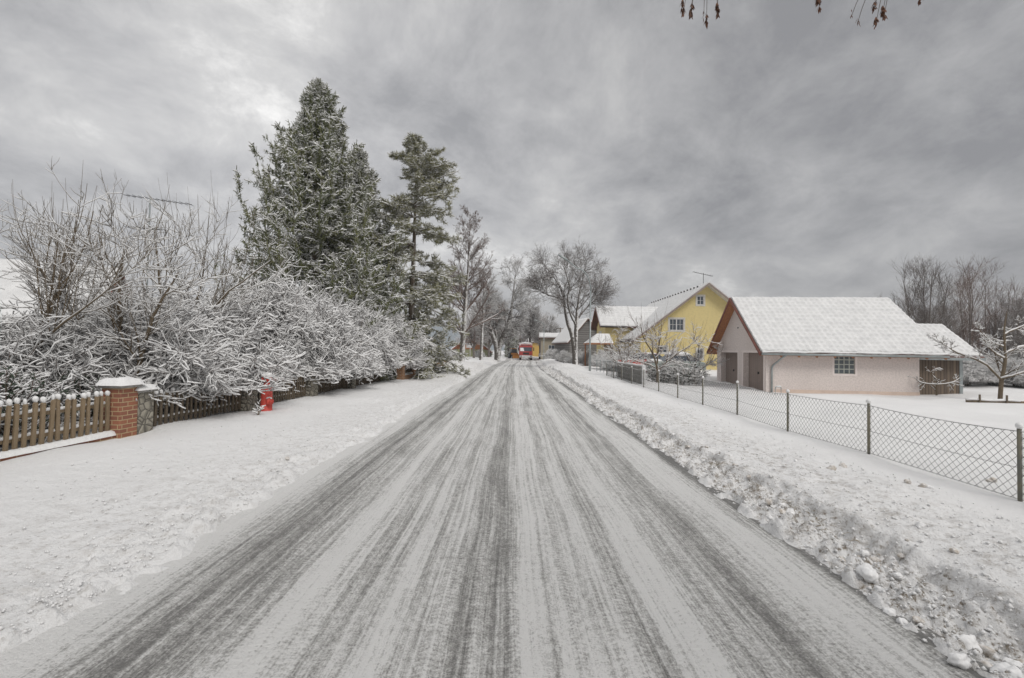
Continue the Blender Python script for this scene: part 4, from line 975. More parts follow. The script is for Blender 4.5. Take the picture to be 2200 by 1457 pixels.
def window(root, a, d, u0, u1, z0, z1, out, mull=(1,), bars=(1,), frame=WHITEP, trim=None, inset=.06, fw=.06):
    """window in wall plane through a (xy), direction d (unit xy), outward normal out (unit xy)"""
    a = Vector((a[0], a[1], 0)); d = Vector((d[0], d[1], 0)); n = Vector((out[0], out[1], 0))
    def b(mb, ua, ub, za, zb, o0, o1):
        p = [a + d * ua + n * o0, a + d * ub + n * o0, a + d * ub + n * o1, a + d * ua + n * o1]
        mb.prism([q + Vector((0, 0, za)) for q in p], (0, 0, zb - za)); return mb
    w = MB(); b(w, u0, u0 + fw, z0, z1, -inset, -inset + .05); b(w, u1 - fw, u1, z0, z1, -inset, -inset + .05)
    b(w, u0 + fw, u1 - fw, z0, z0 + fw, -inset, -inset + .05); b(w, u0 + fw, u1 - fw, z1 - fw, z1, -inset, -inset + .05)
    for mfr in mull:
        um = u0 + (u1 - u0) * mfr[0]; wd = mfr[1]
        b(w, um - wd / 2, um + wd / 2, z0 + fw, z1 - fw, -inset + .002, -inset + .045)
    for zf in bars:
        zm = z0 + (z1 - z0) * zf; b(w, u0 + fw, u1 - fw, zm - .015, zm + .015, -inset + .006, -inset + .035)
    wo_ = w.build('window', frame, root)
    g_ = MB(); b(g_, u0 + .01, u1 - .01, z0 + .01, z1 - .01, -inset - .03, -inset - .01); g_.build('pane', GLASS, wo_)
    if trim:
        t = MB(); tw = .13
        b(t, u0 - tw, u0, z0 - tw, z1 + tw, -.01, .025); b(t, u1, u1 + tw, z0 - tw, z1 + tw, -.01, .025)
        b(t, u0, u1, z0 - tw, z0, -.01, .025); b(t, u0, u1, z1, z1 + tw, -.01, .025)
        t.build('window_trim', trim, wo_)
    return wo_

# ---- pink garage
GZ0 = -.36
ga = empty('pink_garage', (13.1, 23.8, GZ0), R(-5), 'pale pink plastered double garage with a snow covered tiled roof and brown doors', 'garage')
W_, L_ = 7.15, 7.4; ZE, ZR = 2.42, 5.28
D1 = (.28, 2.85, -.3, 2.12); D2 = (3.67, 6.36, -.3, 2.12)     # openings measured along the gable from the near corner
sl_ = (ZR - ZE) / (W_ / 2)
m = MB()
# gable wall on x=0 plane, outward -x. wall() thickness lies to the left of a->b: go a=(0,W) -> b=(0,0): left is +x
def flip(h): return (W_ - h[1], W_ - h[0], h[2], h[3])
wall(m, (0, W_), (0, 0), -.3, [(0, ZE - .06), (W_ / 2, ZR - .06), (W_, ZE - .06)], [flip(D1), flip(D2)], .40)
wall(m, (.401, 0), (L_, 0), -.3, [(0, ZE), (L_ - .4, ZE)], [(2.949, 3.949, 1.10, 2.06)], .30)
wall(m, (L_, .301), (L_, W_), -.3, [(0, ZE), (W_ / 2 - .3, ZR - .1), (W_ - .301, ZE - .06)], [], .30)
wall(m, (L_ - .301, W_), (.401, W_), -.3, [(0, ZE), (L_ - .7, ZE)], [], .30)
m.build('wall', PINK, ga)
MB().box((.40, -.012, -.3), (L_ + .01, -.002, .24)).build('plinth', SALMON, ga)
t = MB()
for (u0, u1, z0, z1) in (D1, D2):
    t.box((-.012, u0 - .14, -.3), (.005, u0, z1 + .12)); t.box((-.012, u1, -.3), (.005, u1 + .14, z1 + .12)); t.box((-.012, u0, z1), (.005, u1, z1 + .12))
t.build('door_surround', PINKS, ga)
for (u0, u1, z0, z1) in (D1, D2):
    d_ = MB().box((.30, u0 + .001, -.3), (.34, u1 - .001, z1 - .001)).build('garage_door', GDOOR, ga)
    um = (u0 + u1) / 2; MB().box((.27, um - .07, .95), (.299, um + .07, 1.05)).box((.255, um - .015, .93), (.272, um + .015, 1.07)).build('handle', BLACK, d_)
gable_roof(ga, 0, L_, 0, W_, ZE, ZR, .50, .50, 1.0, ripple=(.30, .34), snow=.07, soffit=WOODBR, fascia=REDTRIM)
# glass-block window
gb = MB()
for i in range(4):
    for j in range(4):
        x0 = 3.35 + i * .25 + .022; z0 = 1.10 + j * .24 + .022
        gb.box((x0, .042, z0), (x0 + .206, .12, z0 + .196))
wq = gb.build('glass_block_window', GBLOCK, ga, bevel=.012)
MB().box((3.35, .05, 1.10), (4.35, .10, 2.06)).build('mortar', MORTAR, wq)
t = MB(); t.box((3.25, -.014, 1.0), (3.35, .02, 2.16)).box((4.35, -.014, 1.0), (4.45, .02, 2.16)).box((3.35, -.014, 1.0), (4.35, .02, 1.10)).box((3.35, -.014, 2.06), (4.35, .02, 2.16))
t.build('window_trim', PINKS, wq)
# gutter, downpipe, rafter feet
ye = -.50; zg = ZE - sl_ * .5
MB().tube([(-.45, ye - .05, zg + .03), (L_ + .95, ye - .05, zg + .03)], .06, 10).build('gutter', METAL, ga, True)
MB().tube([(.75, ye - .05, zg), (.62, ye + .05, zg - .12), (.30, -.10, zg - .55), (.26, -.08, zg - .7), (.26, -.08, -.3)], .045, 10).build('downpipe', METAL, ga, True)
for i in range(10):
    x = .5 + i * .86; MB().prism([(x, .0, ZE - .02), (x, -.46, zg + .0), (x, -.46, zg - .11), (x, .0, ZE - .16)], (.1, 0, 0)).build('rafter_end', WOODBR, ga)
for yy in (.02, W_ / 2 - .06, W_ - .14): MB().box((-.46, yy, ZE + (1 - abs(yy + .06 - W_ / 2) / (W_ / 2)) * (ZR - ZE) - .22), (0.0, yy + .12, ZE + (1 - abs(yy + .06 - W_ / 2) / (W_ / 2)) * (ZR - ZE) - .08)).build('purlin_end', WOODBR, ga)
MB().blob((-.03, W_ / 2, 3.6), (.03, .04, .05), 1, 8, 5, 0).build('vent', BLACK, ga)
xs_ = np.linspace(-.42, L_ + .92, 150)
MB().tube([(x, ye - .015 + .012 * math.sin(x * 7), zg + .165 + .012 * math.sin(x * 3.1) + .01 * float(vn(x * 6, 0, 3))) for x in xs_], [.055 + .018 * float(vn(x * 2.3, 1.5, 4)) + .008 * float(vn(x * 9, 2.5, 5)) for x in xs_], 8).build('eave_snow', SNOW, ga, True)
# pipe hoop beside the garage corner
ph_ = gnd(1672, 845, 22.6); ph = empty('pipe_hoop', (ph_.x, 22.6, Hs(ph_.x, 22.6)), 0, 'small snow topped metal hoop standing by the garage downpipe', 'barrier')
MB().tube([(-.14, 0, -.1), (-.14, 0, .36), (-.12, 0, .4), (.12, 0, .4), (.14, 0, .36), (.14, 0, -.1)], .022, 6).build('hoop', METAL, ph, True)
MB().tube([(-.13, 0, .43), (.13, 0, .43)], .028, 6).build('snow_cap', SNOW, ph, True)

# ---- timber shed behind
sa = at(1970, 840, 23.6); sh = empty('timber_shed', (sa.x - .3, 24.4, GZ0), R(-5), 'weathered board shed under a snowy roof attached behind the garage', 'shed')
sw = 3.1
m = MB(); wall(m, (0, 0), (sw, 0), -.3, [(0, 2.2), (sw, 2.2)], [], .12); wall(m, (sw, .121), (sw, 4.2), -.3, [(0, 2.2), (2.05, 3.7), (4.08, 2.2)], [], .12)
m.build('wall', SHED, sh)
MB().box((sw - .10, -.03, -.3), (sw + .06, -.002, 2.2)).build('corner_board', METAL, sh)
gable_roof(sh, 0, sw, 0, 4.2, 2.25, 3.75, .45, 1.5, .75, ripple=(.3, .34), snow=.08, fascia=None)
MB().box((-.3, -.52, 1.88), (sw + .75, -.46, 2.02)).build('gutter', METAL, sh)

# ---- yellow house
YH = empty('yellow_house', (24.1, 43, -.15), PI / 2, 'yellow plastered house with a steep snowy roof, cross wing and ridge antenna', 'house')
YW, YL = 12.2, 15.5; YE, YR = 3.5, 8.25
# local x -> world +Y, local y -> world -X ; gable at x=0 faces the camera
m = MB()
w1 = (YW / 2 + .25 - .45, 0)
def yu(px, Y=43.0): return 24.1 - at(px, 700, Y).x        # local y of a photo column on the gable plane
Wn1 = (yu(1512), yu(1497), top_h(1500, 655, 43) + .15, top_h(1500, 636, 43) + .15)
Wn2 = (yu(1469), yu(1438), top_h(1450, 710, 43) + .15, top_h(1450, 685, 43) + .15)
Wn3 = (yu(1434), yu(1416), top_h(1430, 758, 43) + .15, top_h(1430, 745, 43) + .15)
Wn4 = (yu(1510), yu(1498), top_h(1500, 772, 43) + .15, top_h(1500, 750, 43) + .15)
def yf(h): return (YW - h[1], YW - h[0], h[2], h[3])
wall(m, (0, YW), (0, 0), -.5, [(0, YE - .05), (YW / 2, YR - .05), (YW, YE - .05)], [yf(Wn1), yf(Wn2), yf(Wn3), yf(Wn4)], .35)
wall(m, (YL, YW), (.351, YW), -.5, [(0, YE), (YL - .351, YE)], [], .35)
wall(m, (.351, 0), (YL, 0), -.5, [(0, YE), (YL - .35, YE)], [], .35)
wall(m, (YL, .351), (YL, YW - .351), -.5, [(0, YE), (YW / 2 - .35, YR - .1), (YW - .7, YE)], [], .35)
m.build('wall', YELLOW, YH)
gable_roof(YH, 0, YL, 0, YW, YE, YR, .85, .75, .6, ripple=(.6, .40), snow=.10, soffit=TRIM, fascia=GREYTRIM, res=.8)
for w_, ml in ((Wn1, [(.5, .05)]), (Wn2, [(.5, .09), (.25, .03), (.75, .03)]), (Wn3, [(.5, .05)]), (Wn4, [(.5, .05)])):
    window(YH, (0, 0), (0, 1), w_[0], w_[1], w_[2], w_[3], (-1, 0), ml, (.5,), WHITEP, TRIM)
# snow guard hooks near the ridge
m = MB(); slp = (YR - YE) / (YW / 2)
for i in range(18):
    x = .4 + i * .85; yv = YW / 2 + .55; m.box((x, yv, YR - slp * .55 + .25), (x + .10, yv + .12, YR - slp * .55 + .40))
m.build('snow_guard', BLACK, YH)
# antenna
m = MB(); m.tube([(.6, YW / 2, YR), (.6, YW / 2, YR + 1.25)], .025, 6).tube([(.6, YW / 2 + 1.0, YR + 1.35), (.6, YW / 2 - .9, YR + .95)], .02, 6)
for k in np.linspace(-.8, .95, 9): m.tube([(.35, YW / 2 + k, YR + 1.15 + k * .2), (.85, YW / 2 + k, YR + 1.15 + k * .2)], .01, 4)
m.build('antenna', BLACK, YH)
# cross wing towards the street: world x from 9.7 to 12
wx0 = 4.9; wx1 = 9.9; wy1 = YW + 2.35; WZ = top_h(1330, 697, 48) + .15; WR = top_h(1330, 662, 50.5) + .15
m = MB()
wall(m, (wx0, wy1), (wx0, YW - 3.0), -.5, [(0, WZ), (5.35, WZ)], [], .3)
wall(m, (wx1, YW - 3.0), (wx1, wy1), -.5, [(0, WZ), (5.35, WZ)], [], .3)
ww = (1.2, 2.5, 2.75, 3.95); ww2 = (1.2, 2.4, .6, 1.9)
wall(m, (wx1 - .301, wy1), (wx0 + .301, wy1), -.5, [(0, WZ), ((wx1 - wx0) / 2 - .3, WR - .1), (wx1 - wx0 - .602, WZ)], [ww, ww2], .3)
m.build('wing_wall', YELLOW, YH)
for w_ in (ww, ww2): window(YH, (wx1 - .301, wy1), (-1, 0), w_[0], w_[1], w_[2], w_[3], (0, 1), [(.5, .06)], (.5,), WHITEP, TRIM)
xm = (wx0 + wx1) / 2
for sgn, xe in ((-1, wx0), (1, wx1)):
    xo = xe + sgn * .5; zo = WR - (WR - WZ) / (xm - wx0) * abs(xo - xm); yo = wy1 + .65; yi = YW - 4.2
    A, B, C_, D = (xm, yo, WR), (xm, yi, WR), (xo, yi, zo), (xo, yo, zo)
    r = slab('wing_roof', A, B, C_, D, .10, TILES, YH)
    q = [np.array(p) + np.array([0, 0, .125]) for p in (A, B, C_, D)]
    slab('roof_snow', *q, .10, ROOFSNOW, r, (.6, .40), .03, 50, 36)
    MB().prism([(xm, yo - .02, WR + .1), (xo, yo - .02, zo + .1), (xo, yo - .02, zo - .12), (xm, yo - .02, WR - .12)], (0, .04, 0)).build('bargeboard', REDTRIM, YH)
MB().tube([(wx0 - .56, YW + .3, WZ - .32), (wx0 - .56, wy1 + .6, WZ - .32)], .06, 8).build('gutter', BLACK, YH, True)
MB().tube([(-.7, YW + .92, YE - .62), (4.8, YW + .92, YE - .62)], .06, 8).build('gutter', BLACK, YH, True)
MB().tube([(.2, YW + .9, YE - .7), (.2, YW + .25, YE - 1.2), (.2, YW + .08, YE - 1.6), (.2, YW + .08, -.3)], .05, 8).build('downpipe', BLACK, YH, True)
# porch roof on the street side
pz = top_h(1280, 737, 46) + .15
px0, px1, py0, py1 = 2.3, 5.6, wy1 - .3, wy1 + 2.2
m = MB(); m.add([(px0, py0, pz), (px1, py0, pz), (px1, py1, pz), (px0, py1, pz), ((px0 + px1) / 2, py0 + .1, pz + 1.0), ((px0 + px1) / 2, (py0 + py1) / 2 + .1, pz + 1.0)],
      [(0, 3, 5, 4), (3, 2, 5), (2, 1, 4, 5), (0, 1, 2, 3), (0, 4, 1)]); po_ = m.build('porch_roof', SNOW, YH)
MB().box((px0, py0, pz - .14), (px1, py1, pz - .004)).build('porch_fascia', WOODBR, po_)
for (x, y) in ((px0 + .15, py1 - .2), (px1 - .15, py1 - .2)): MB().box((x - .06, y - .06, -.4), (x + .06, y + .06, pz - .14)).build('porch_post', WOODBR, po_)
MB().box((px0 + .1, py1 - 1.6, -.4), (px0 + .2, py0, pz - .15)).build('porch_screen', PICKETD, po_)

def box_house(name, px, py, Y, w, d, zw, zr, mat, label, cat, rz=0, ridge='x', roofmat=TILES, fascia=None, dz=-.2, wins=(), ov=.4, gable=None):
    p = at(px, py, Y); root = empty(name, (p.x, Y, dz), rz, label, cat)
    m = MB(); n = (w / 2, d / 2)
    x0, x1, y0, y1 = -w / 2, w / 2, 0, d
    if ridge == 'x':
        wall(m, (x0, y0), (x1, y0), -.5, [(0, zw), (w, zw)], wins, .3); wall(m, (x1, y1), (x0, y1), -.5, [(0, zw), (w, zw)], [], .3)
        for a_, b_ in (((x1, y0 + .301), (x1, y1 - .301)), ((x0, y1 - .301), (x0, y0 + .301))): wall(m, a_, b_, -.5, [(0, zw), (d / 2 - .3, zr - .1), (d - .602, zw)], [], .3)
        m.build('wall', mat, root); gable_roof(root, x0, x1, y0, y1, zw + .02, zr, ov, ov, ov, ripple=(.6, .4), snow=.14, fascia=fascia, res=.3, near_tiles=roofmat)
    else:
        wall(m, (x0, y0), (x1, y0), -.5, [(0, zw - .05), (w / 2, (zr if gable is None else zw) - .05), (w, zw - .05)], wins, .3); wall(m, (x1, y1), (x0, y1), -.5, [(0, zw), (w / 2, zr - .05), (w, zw)], [], .3)
        wall(m, (x1, y0 + .301), (x1, y1 - .301), -.5, [(0, zw), (d - .6, zw)], [], .3); wall(m, (x0, y1 - .301), (x0, y0 + .301), -.5, [(0, zw), (d - .6, zw)], [], .3)
        m.build('wall', mat, root)
        if gable: MB().prism([(x0, .0, zw), (x1, .0, zw), (0, 0, zr - .05)], (0, .25, 0)).build('gable', gable, root)
        # ridge along local y: roof built in a turned child frame
        fr = empty('roof_frame'); fr.parent = root
        COL.objects.unlink(fr); bpy.data.objects.remove(fr)
        for sgn in (-1, 1):
            sl2 = (zr - zw) / (w / 2); xo = sgn * (w / 2 + ov); zo = zr - sl2 * abs(xo)
            A, B, C_, D = (0, -ov, zr), (0, d + ov, zr), (xo, d + ov, zo), (xo, -ov, zo)
            r = slab('roof', A, B, C_, D, .12, roofmat, root)
            q = [np.array(p_) + np.array([0, 0, .15]) for p_ in (A, B, C_, D)]
            slab('roof_snow', *q, .14, SNOW, r, (.6, .4), .03, 24, 24)
            if fascia: MB().prism([(0, -ov - .03, zr + .14), (xo, -ov - .03, zo + .14), (xo, -ov - .03, zo - .16), (0, -ov - .03, zr - .16)], (0, .05, 0)).build('bargeboard', fascia, root)
    for wv in wins: window(root, (x0, y0), (1, 0), *wv, (0, -1), [(.5, .06)], (.5,), WHITEP, None)
    return root
box_house('timber_barn', 1262, 740, 62, 5.0, 9, 3.0, 6.0, BARN, 'dark grey boarded barn gable peeking out left of the yellow house', 'barn', R(8), 'y', dz=0, ov=.3)
box_house('beige_house', 1212, 745, 74, 7.5, 9, 3.7, 4.5, BEIGE, 'low beige rendered building behind the big street tree', 'house', R(-3), 'x', dz=0, wins=((1.2, 2.2, 1.4, 2.6), (4.2, 5.2, 1.4, 2.6)))
box_house('ochre_house', 1166, 750, 112, 6.6, 9, 3.6, 4.6, simple('ochre_render', (.56, .37, .10), (.48, .32, .1), 2, .9), 'small ochre yellow building right of the red lorry', 'house', 0, 'x', dz=0, wins=((3.0, 4.0, 1.0, 2.4),))
box_house('red_gabled_house', 1011, 750, 92, 7.0, 9, 1.6, 4.3, GREENW, 'house with red brown timber gable and green walls seen between the left street trees', 'house', R(4), 'y', fascia=REDTRIM, dz=.1, gable=WOODBR, ov=.8, wins=((1.4, 2.4, .4, 1.3), (4.4, 5.4, .4, 1.3)))
# ---- house hidden behind the left garden
lh = empty('garden_house', (-29.0, 17.0, 0.1), R(30), 'white house with a snowy roof showing through the bare trees at the far left', 'house')
m = MB(); wall(m, (0, 0), (9.5, 0), -.5, [(0, 2.7), (9.5, 2.7)], [(2, 3.4, .9, 2.3), (5, 6.4, .9, 2.3), (7.6, 9.0, .9, 2.3)], .3); wall(m, (9.5, .301), (9.5, 9), -.5, [(0, 2.7), (4.2, 5.6), (8.7, 2.7)], [], .3); wall(m, (0, 9), (0, .301), -.5, [(0, 2.7), (4.5, 5.6), (8.7, 2.7)], [], .3)
m.build('wall', WHITEP, lh)
for u in (2, 5, 7.6): window(lh, (0, 0), (1, 0), u, u + 1.4, .9, 2.3, (0, -1), [(.5, .06)], (.5,), WHITEP, None)
rf = gable_roof(lh, 0, 9.5, 0, 9, 2.75, 5.7, .6, .5, .6, ripple=(.4, .38), snow=.13, fascia=REDTRIM, res=.6)

am_ = at(318, 560, 21.5)
an_ = empty('television_antenna', (am_.x, 21.5, 2.5), 0, 'tall mast antenna with two horizontal booms rising over the left garden shrubs', 'antenna')
zt = at(318, 425, 21.5).z - 2.5; zt2 = at(318, 490, 21.5).z - 2.5
MB().tube([(0, 0, -2.4), (0, 0, zt)], .03, 6).build('mast', METAL, an_, True)
m = MB(); m.tube([(-1.25, 0, zt + .12), (2.0, 0, zt - .30)], .013, 6)
for k in np.linspace(-1.2, 1.9, 12): m.tube([(k, -.28, zt + .12 - (k + 1.25) * .129), (k, .28, zt + .12 - (k + 1.25) * .129)], .009, 4)
m.build('boom', BLACK, an_)
m = MB(); m.tube([(-1.0, 0, zt2 + .05), (.6, 0, zt2 - .08)], .022, 6)
for k in np.linspace(-.95, .5, 6): m.tube([(k, -.35, zt2), (k, .35, zt2)], .01, 4)
m.build('boom', BLACK, an_)

# ------------------------------------------------------------------ street trees
SGp = 'bare street trees along the road'
lvA = [L(52, .13, .98, 52, 9, .34, .25, .05, .05, 9, .38, rmin=.014, tip=.78), L(13, .08, 1, 42, 12, .45, .3, .03, .09, 6, .5, rmin=.009), L(8, .12, 1, 40, 14, .46, .4, .03, .12, 5, .7, rmin=.008), L(4, .15, 1, 40, 14, .5, .4, .02, .13, 3, .8, rmin=.007)]
hA = top_h(1004, 468, 37)
A_ = make_tree('street_tree', [[(0, 0, 0), (.10, 0, 2.5), (.25, 0, 5), (.4, 0, 8), (.45, 0, hA)]], [(.24, .20, .15, .09, .03, .012)], lvA, 31, STREETBARK, REDTWIG, (.5, .006), ntr=14, slv=2)
p = at(992, 790, 37); place(A_, p.x, 37, 0, 0, 1.0, 'tall slender bare tree with pointed crown on the left snow mound', 'tree', SGp)
lvB = [L(36, .25, .98, 46, 8, .34, .25, .05, .05, 7, .42, rmin=.018, tip=.6), L(12, .12, 1, 42, 12, .44, .3, .03, .09, 6, .6, rmin=.013), L(9, .15, 1, 40, 14, .48, .4, .03, .13, 4, .7, rmin=.011)]
B_ = make_tree('street_tree', [[(0, 0, 0), (.05, 0, 3), (.2, 0, 6), (.3, 0, 11.0)]], [(.22, .18, .12, .02)], lvB, 32, STREETBARK, FARBARK, (.5, .010), ntr=12)
p = at(1033, 775, 58); place(B_, p.x, 58, 0, 0, 1.0, 'smaller bare tree between the pointed tree and the forked one', 'tree', SGp)
lvC = [L(18, .22, .98, 48, 12, .3, .3, .04, .08, 8, .40, rmin=.018, labs=3.2, tip=.5), L(10, .10, 1, 42, 12, .5, .35, .03, .12, 6, .5, rmin=.013, labs=1.6, tip=.4), L(8, .12, 1, 40, 14, .5, .4, .02, .14, 4, .7, rmin=.009, labs=.8, tip=.4), L(3, .2, 1, 40, 14, .5, .4, .02, .13, 3, .8, rmin=.008, labs=.4)]
C_t = make_tree('forked_tree', [[(0, 0, 0), (0, 0, 1.9), (-.3, 0, 2.6), (-1.0, 0, 4.2), (-1.5, 0, 6.6), (-1.7, 0, 8.8)], [(0, 0, 0), (.02, 0, 1.9), (.4, 0, 2.6), (1.3, 0, 4.2), (1.9, 0, 7), (2.2, .2, 10.2), (2.4, .2, 13.0)], [(-.2, 0, 2.4), (-.1, .3, 3.4), (-.6, .4, 5), (-.2, .6, 7.2)]],
                [(.42, .36, .26, .14, .04), (.42, .38, .28, .18, .09, .03), (.18, .14, .10, .04)], lvC, 33, STREETBARK, FARBARK, (.5, .010), ntr=14)
p = at(1068, 775, 63); place(C_t, p.x, 63, 0, 0, 1.0, 'thick rimed tree splitting into a wide V fork left of the road', 'tree', SGp)
def wpt(px, py, Y, ox, oy, oz): q = at(px, py, Y); return (q.x - ox, Y - oy, q.z - oz)
db = at(1236, 790, 43); bx_, bz_ = db.x, Hs(db.x, 43) - .03
def dpl(pts): return [wpt(a, b, 43 + (c if len(q) > 2 else 0), bx_, 43, bz_) for q in pts for a, b, c in [(q + (0,))[:3]]]
mainsD = [dpl([(1236, 795), (1235, 760), (1233, 730), (1228, 708), (1216, 692), (1211, 670), (1216, 655), (1214, 640), (1200, 610), (1185, 585), (1165, 565)]),
          dpl([(1236, 795), (1236, 750), (1236, 716), (1238, 690), (1240, 665), (1242, 640), (1250, 610), (1255, 585), (1262, 560)]),
          dpl([(1237, 700, 0), (1228, 680, -.5), (1220, 660, -.8), (1218, 645, -1), (1225, 615, -1.2), (1215, 585, -1.5), (1205, 560, -1.5)]),
          dpl([(1240, 688, 0), (1252, 668, .5), (1268, 655, .8), (1285, 635, 1), (1300, 615, 1)]),
          dpl([(1214, 645, 0), (1195, 638, .3), (1175, 634, .5), (1155, 622, .6)])]
radD = [(.30, .27, .25, .17, .13, .10, .06, .03), (.28, .25, .22, .15, .10, .06, .03), (.13, .10, .08, .05, .03), (.11, .08, .05, .03), (.08, .06, .035)]
cD = at(1224, 612, 43); eD = ((cD.x - bx_, 0, cD.z - bz_), (4.1, 3.6, 3.45))
lvD = [L(12, .40, .99, 48, 14, .4, .3, .02, .09, 9, .40, rmin=.022, tip=.45, labs=3.4, env=eD), L(8, .10, 1, 44, 12, .5, .35, .02, .13, 7, .50, rmin=.014, labs=1.75, tip=.4), L(7, .12, 1, 40, 14, .5, .4, .02, .14, 5, .65, rmin=.008, labs=.85, tip=.4), L(3, .2, 1, 38, 14, .5, .4, .0, .14, 3, .8, rmin=.007, labs=.4, tip=.3)]
D_ = make_tree('spreading_tree', mainsD, radD, lvD, 34, STREETBARK, FARBARK, (.4, .006), ntr=16, slv=2, rk=.9)
D_.location = (bx_, 43, bz_); tag(D_, 'big spreading bare tree with a white rimed forked trunk right of the road', 'tree', SGp)
# more distant roadside trees
lvF = [L(18, .15, .98, 46, 10, .3, .3, .05, .07, 7, .42, rmin=.02, labs=3.2, tip=.55), L(11, .10, 1, 42, 12, .46, .35, .04, .12, 5, .5, rmin=.013, labs=1.6, tip=.45), L(10, .12, 1, 40, 14, .5, .4, .03, .13, 4, .7, rmin=.011, labs=.8, tip=.4)]
F1 = make_tree('bare_tree', [[(0, 0, 0), (0, 0, 3), (.2, 0, 6), (.3, 0, 10)], [(0, 0, 2.5), (.8, 0, 5), (1.3, .2, 8.5)], [(0, 0, 3.), (-.9, 0, 5), (-1.3, .2, 8.)]], [(.26, .2, .13, .03), (.14, .1, .03), (.14, .1, .03)], lvF, 35, FARBARK, FARBARK, (.4, .008), ntr=10)
F2 = make_tree('bare_tree', [[(0, 0, 0), (.1, 0, 3), (-.1, 0, 6), (0, 0, 9)], [(0, 0, 1.5), (.9, .3, 3.6), (1.6, .2, 7)], [(0, 0, 2.), (-1.1, 0, 4), (-1.9, .2, 7.)]], [(.24, .18, .1, .03), (.13, .1, .03), (.13, .1, .03)], lvF, 36, FARBARK, REDTWIG, (.4, .008), ntr=10)
far = [(1138, 88, 1.05, 0, 'dense bare tree straight above the red lorry'), (1160, 92, .92, 1, 'dark twiggy tree just right of the red lorry'), (1182, 84, .70, 0, 'bushy bare tree between the lorry and the utility pole'),
       (1118, 118, 1.15, 1, 'hazy bare tree behind the top of the red lorry'), (1092, 104, .9, 0, 'twiggy tree just right of the forked tree'), (1050, 90, .95, 1, 'reddish bare tree showing behind the forked tree'),
       (1075, 122, .95, 1, 'pale far tree directly behind the fork of the V tree'), (1104, 140, .8, 0, 'lowest far tree at the bend of the road'), (1018, 78, .85, 1, 'reddish twiggy crown behind the pointed tree'), (1195, 120, .5, 1, 'small round bare tree right of the ochre house')]
uf = set()
for px, Y, s, k_, lab in far:
    src = (F1, F2)[k_]; o = src if k_ not in uf else copy_tree(src); uf.add(k_)
    q = gnd(px, 760, Y); place(o, q.x, Y, 0, px * .7, s, lab, 'tree', 'distant bare trees around the bend')
# trees at the right edge behind shed
lvG = [L(10, .08, .95, 30, 8, .36, .3, .09, .05, 8, .45, rmin=.012, labs=2.9, tip=.55), L(9, .08, 1, 34, 10, .46, .35, .08, .07, 6, .55, rmin=.008, labs=1.4, tip=.4), L(7, .1, 1, 36, 12, .5, .4, .06, .1, 4, .7, rmin=.006, labs=.65, tip=.4)]
mainsG = [[(0, 0, 0), (.3 * math.cos(a_), .3 * math.sin(a_), 1.5), (.9 * math.cos(a_), .9 * math.sin(a_), 4.0), (1.4 * math.cos(a_), 1.4 * math.sin(a_), 7.5)] for a_ in (0.2, 1.5, 2.8, 4.0, 5.2)] + [[(0, 0, 0), (0, 0, 3), (.1, 0, 6), (.1, 0, 8.3)]] + [[(0, 0, .5), (1.6 * math.cos(a_), .9 * math.sin(a_), 2.2), (2.7 * math.cos(a_), 1.4 * math.sin(a_), 4.6)] for a_ in (0.0, 3.1)]
G1 = make_tree('upright_tree', mainsG, [(.11, .09, .06, .02)] * 8, lvG, 37, FARBARK, FARBARK, (.5, .005), ntr=9, slv=2, rk=.55)
G2 = make_tree('upright_tree', [[(0, 0, 0), (0, 0, 2), (.1, 0, 5), (0, 0, 8.2)], [(0, 0, 1.0), (.8, .2, 2.6), (1.4, .2, 5.5), (1.7, .3, 7.3)], [(0, 0, 1.4), (-.9, .2, 3), (-1.5, .2, 5.4), (-1.6, .2, 6.8)], [(0, 0, 1), (.2, 1, 3), (.4, 1.4, 6)]], [(.13, .1, .06, .02)] * 4, lvG, 38, FARBARK, REDTWIG, (.5, .005), ntr=9, slv=2, rk=.6)
rg = [(0, 1985, 33, 1.0, .3, 'upright many stemmed bare tree directly behind the timber shed roof'), (1, 2085, 34, .93, 1.0, 'bare tree with two tall leaders right of the shed'), (1, 2120, 37, .95, 3.0, 'bare tree in the thicket behind the snowy apple tree'),
      (0, 2165, 36, .74, 2.0, 'reddish twiggy tree in the thicket at the right edge'), (0, 2215, 33, .72, 4.0, 'twiggy tree cut by the right edge of the picture'), (0, 2040, 40, .72, 5.0, 'lower tree in the gap behind the shed'), (1, 1950, 46, .80, 2.2, 'thin tree just left of the many stemmed one'), (1, 2190, 42, .78, .5, 'far thicket tree at the right edge')]
ug = set()
for k_, px, Y, s, rz_, lab in rg:
    src = (G1, G2)[k_]; o = src if k_ not in ug else copy_tree(src); ug.add(k_)
    q = gnd(px, 800, Y); place(o, q.x, Y, 0, rz_, s, lab, 'tree', 'bare trees behind the shed on the right')
for i, (px, Y, s) in enumerate(((2078, 30, .62), (2130, 31, .66), (2185, 30, .62), (2230, 29, .6), (2040, 33, .55), (2160, 34, .7))):
    o = copy_tree(protos[i % 3]); q = gnd(px, 800, Y)
    place(o, q.x, Y, 0, i * 1.3, s, ['low snowy bush right of the shed', 'snowy bush left of the apple tree trunk, in the thicket', 'snowy bush behind the apple tree crown', 'snowy bush at the right edge of the yard', 'snowy bush just behind the shed corner', 'deep snowy bush at the back of the thicket'][i], 'shrub', 'snowy undergrowth behind the yard')
